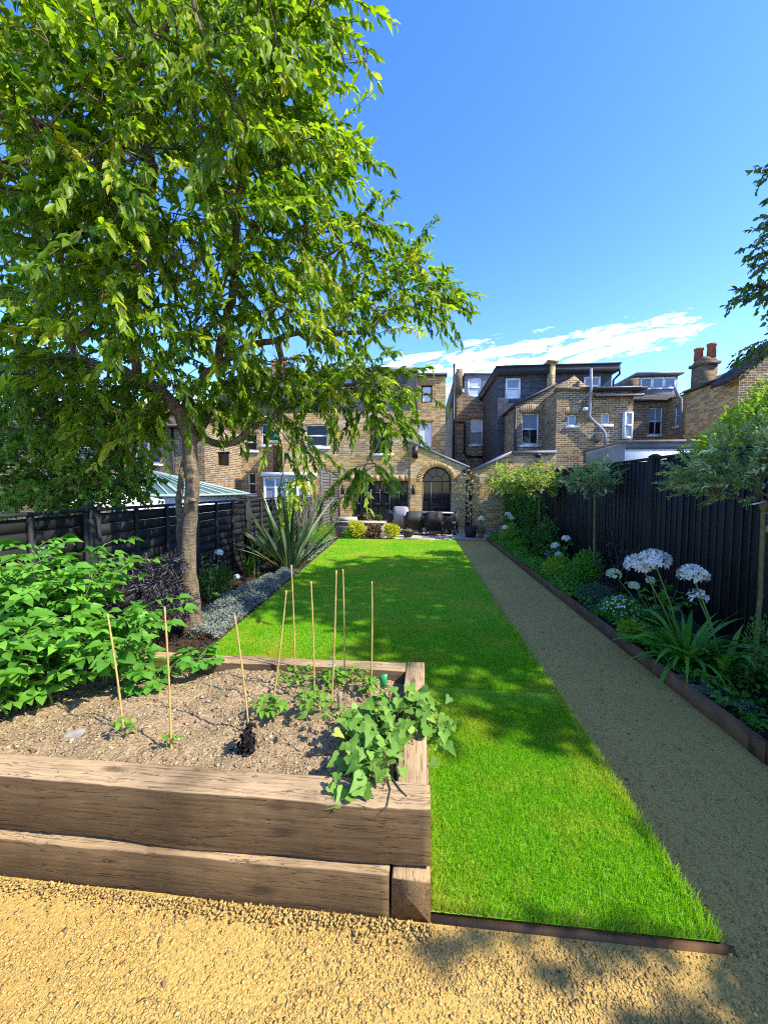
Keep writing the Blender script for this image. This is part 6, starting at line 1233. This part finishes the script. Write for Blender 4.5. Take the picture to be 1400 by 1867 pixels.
def chair_mesh(tag_, mat, high=False):
    """woven tub chair facing +Y at the origin"""
    o = tag_; w = .29; hb_ = .62 if not high else .72
    m = MB(); m.hexa([(-w, -.27, .34), (w, -.27, .34), (w, .27, .34), (-w, .27, .34)], [(-w, -.25, .44), (w, -.25, .44), (w, .28, .44), (-w, .28, .44)]); m.build('seat', M[mat], o)
    m = MB(); n = 14                                  # curved back wrapping into the arms
    def ringp(a, r, z): c_, s_ = math.cos(a), math.sin(a); return np.array([np.sign(s_)*abs(s_)**.55*r*1.02, -np.sign(c_)*abs(c_)**.55*r, z])
    an = np.linspace(-1.9, 1.9, n); top = .44+(hb_-.28)*np.clip(1.9-np.abs(an)/.75, .5, 1.); V = []
    for a, t in zip(an, top): V += [ringp(a, .27, .16), ringp(a, .31, t), ringp(a, .265, t), ringp(a, .235, .34)]
    q = []
    for i in range(n-1):
        for j in range(4): q.append((4*i+j, 4*i+(j+1) % 4, 4*i+4+(j+1) % 4, 4*i+4+j))
    q += [(0, 1, 2, 3), (4*n-4, 4*n-1, 4*n-2, 4*n-3)]; m.add(V, quads=q); m.build('backrest', M[mat], o)
    for sx in (-1, 1):
        for sy in (-1, 1):
            m = MB(); m.hexa([(sx*.25-.018, sy*.22+.02*sy-.018, 0), (sx*.25+.018, sy*.22+.02*sy-.018, 0), (sx*.25+.018, sy*.22+.02*sy+.018, 0), (sx*.25-.018, sy*.22+.02*sy+.018, 0)], [(sx*.235-.026, sy*.2-.026, .36), (sx*.235+.026, sy*.2-.026, .36), (sx*.235+.026, sy*.2+.026, .36), (sx*.235-.026, sy*.2+.026, .36)]); m.build('leg', M[mat], o)
    return o
ch0 = chair_mesh(thing('garden_chair', '', 'chair'), 'wicker_d'); chg = chair_mesh(thing('garden_chair', '', 'chair'), 'wicker_g', True)
GRP = 'woven chairs around the patio table'
for o, px_, Y, rz, lab, sc_ in [(ch0, 753, 13.35, 10, 'dark woven chair with its back to the lawn beside the bowl planter', 1.05), (None, 791, 13.2, 0, 'dark woven chair tucked under the near side of the patio table', 1.05), (None, 819, 13.6, 75, 'dark woven chair at the right end of the patio table by the slender tree', 1.05), (None, 719, 14.0, -60, 'dark woven chair at the left end in front of the black doors', 1.05)]:
    c = copy_tree(ch0) if o is None else o
    x = A(px_, 960, Y)[0]; c.location = (x, Y, .02); c.rotation_euler = (0, 0, R(rz)); c.scale = (sc_, sc_, sc_); tag(c, lab, 'chair', GRP)
x = A(736, 960, 13.7)[0]; chg.location = (x, 13.7, .02); chg.rotation_euler = (0, 0, R(-20)); chg.scale = (1.1,)*3; tag(chg, 'light grey high backed woven chair turned away in front of the doors', 'chair', GRP)
tb = thing('patio_table', 'dark patio table with pale stone top among the woven chairs', 'table', (A(793, 960, 14.1)[0], 14.1, .02)); c = np.array(tb.location)
m = MB(); m.box(c+[-.62, -.42, .70], c+[.62, .42, .745]); m.build('table_top', plain('grey_table_top', (.24, .25, .26), .35, .5), tb)
for sx in (-1, 1):
    for sy in (-1, 1): m = MB(); m.box(c+[sx*.52-.035, sy*.34-.035, 0], c+[sx*.52+.035, sy*.34+.035, .7]); m.build('leg', M['wicker_d'], tb)
c = A(744, 976, 12.5)*[1, 1, 0]; c[2] = .02; bo = thing('bowl_planter', 'black bowl shaped planter on the paving in front of the chairs', 'planter', c); m = MB(); m.lathe([(.10, 0), (.15, .06), (.175, .18), (.18, .22), (.155, .22), (.14, .16), (.01, .15)], c, 20); m.build('bowl', M['black'], bo, smooth=True)
stm = MB(); n = 120; p = c+[0, 0, .22]+sph(n)*[.15, .15, .05]; stm.leaves(p, sph(n), sph(n), .05, .02); stm.build('foliage', M['lf_pink'], bo)
# slender tree in a pot at the end of the path
c = np.array([1.62, 12.75, .02]); sl_ = thing('slender_tree', 'slender wispy multi stemmed tree with pinkish leaves in a pot by the arched window', 'tree', c); m = MB(); m.lathe([(.16, 0), (.2, .2), (.22, .36), (.19, .36), (.17, .28), (.01, .27)], c, 18); m.build('pot', M['wicker_d'], sl_, smooth=True)
tp = np.concatenate([blob(c+[0, 0, 1.35], (.42, .35, .5), 60), blob(c+[.05, 0, .8], (.3, .3, .35), 26), blob(c+[-.1, 0, 1.9], (.2, .2, .25), 12)]); P_, C_, rp, rc, td = grow([smooth_line([c+[0, 0, .3], c+[-.05, 0, .8], c+[-.12, 0, 1.4], c+[-.05, 0, 1.9]], [.018, .015, .01, .004]), smooth_line([c+[.04, 0, .3], c+[.1, 0, .8], c+[.2, 0, 1.3]], [.016, .012, .005])], tp, .1, .03, .08, .003, .4, .014)
m = MB(); m.segs(P_, C_, rp, rc, 5); m.tube(*smooth_line([c+[0, 0, .25], c+[-.05, 0, .8], c+[-.12, 0, 1.4], c+[-.05, 0, 1.9]], [.018, .015, .01, .004]), 6); m.tube(*smooth_line([c+[.04, 0, .25], c+[.1, 0, .8], c+[.2, 0, 1.3]], [.016, .012, .005]), 6); m.build('trunk', M['stem_grey'], sl_)
lf = MB(); twig_leaves(lf, tp, td, 10, .2, .06, .03, .2, .2); lf.build('crown', M['lf_pink'], sl_)
for (x, y, h, lab) in [(1.95, 12.5, .28, 'small terracotta potted plant beside the slender tree'),]:
    c = np.array([x-.05, y, .02]); o = thing('potted_plant', lab, 'plant', c); m = MB(); m.lathe([(.07, 0), (.1, .16), (.11, .18), (.09, .18), (.01, .15)], c, 14); m.build('pot', M['pot'], o); n = 160; m = MB(); p = c+[0, 0, .28]+sph(n)*[.14, .14, .12]; m.leaves(p, sph(n), sph(n), .06, .035); m.build('foliage', M['lf_dead'], o)
print('objects', len(bpy.data.objects), 'faces', sum(len(m.polygons) for m in bpy.data.meshes))
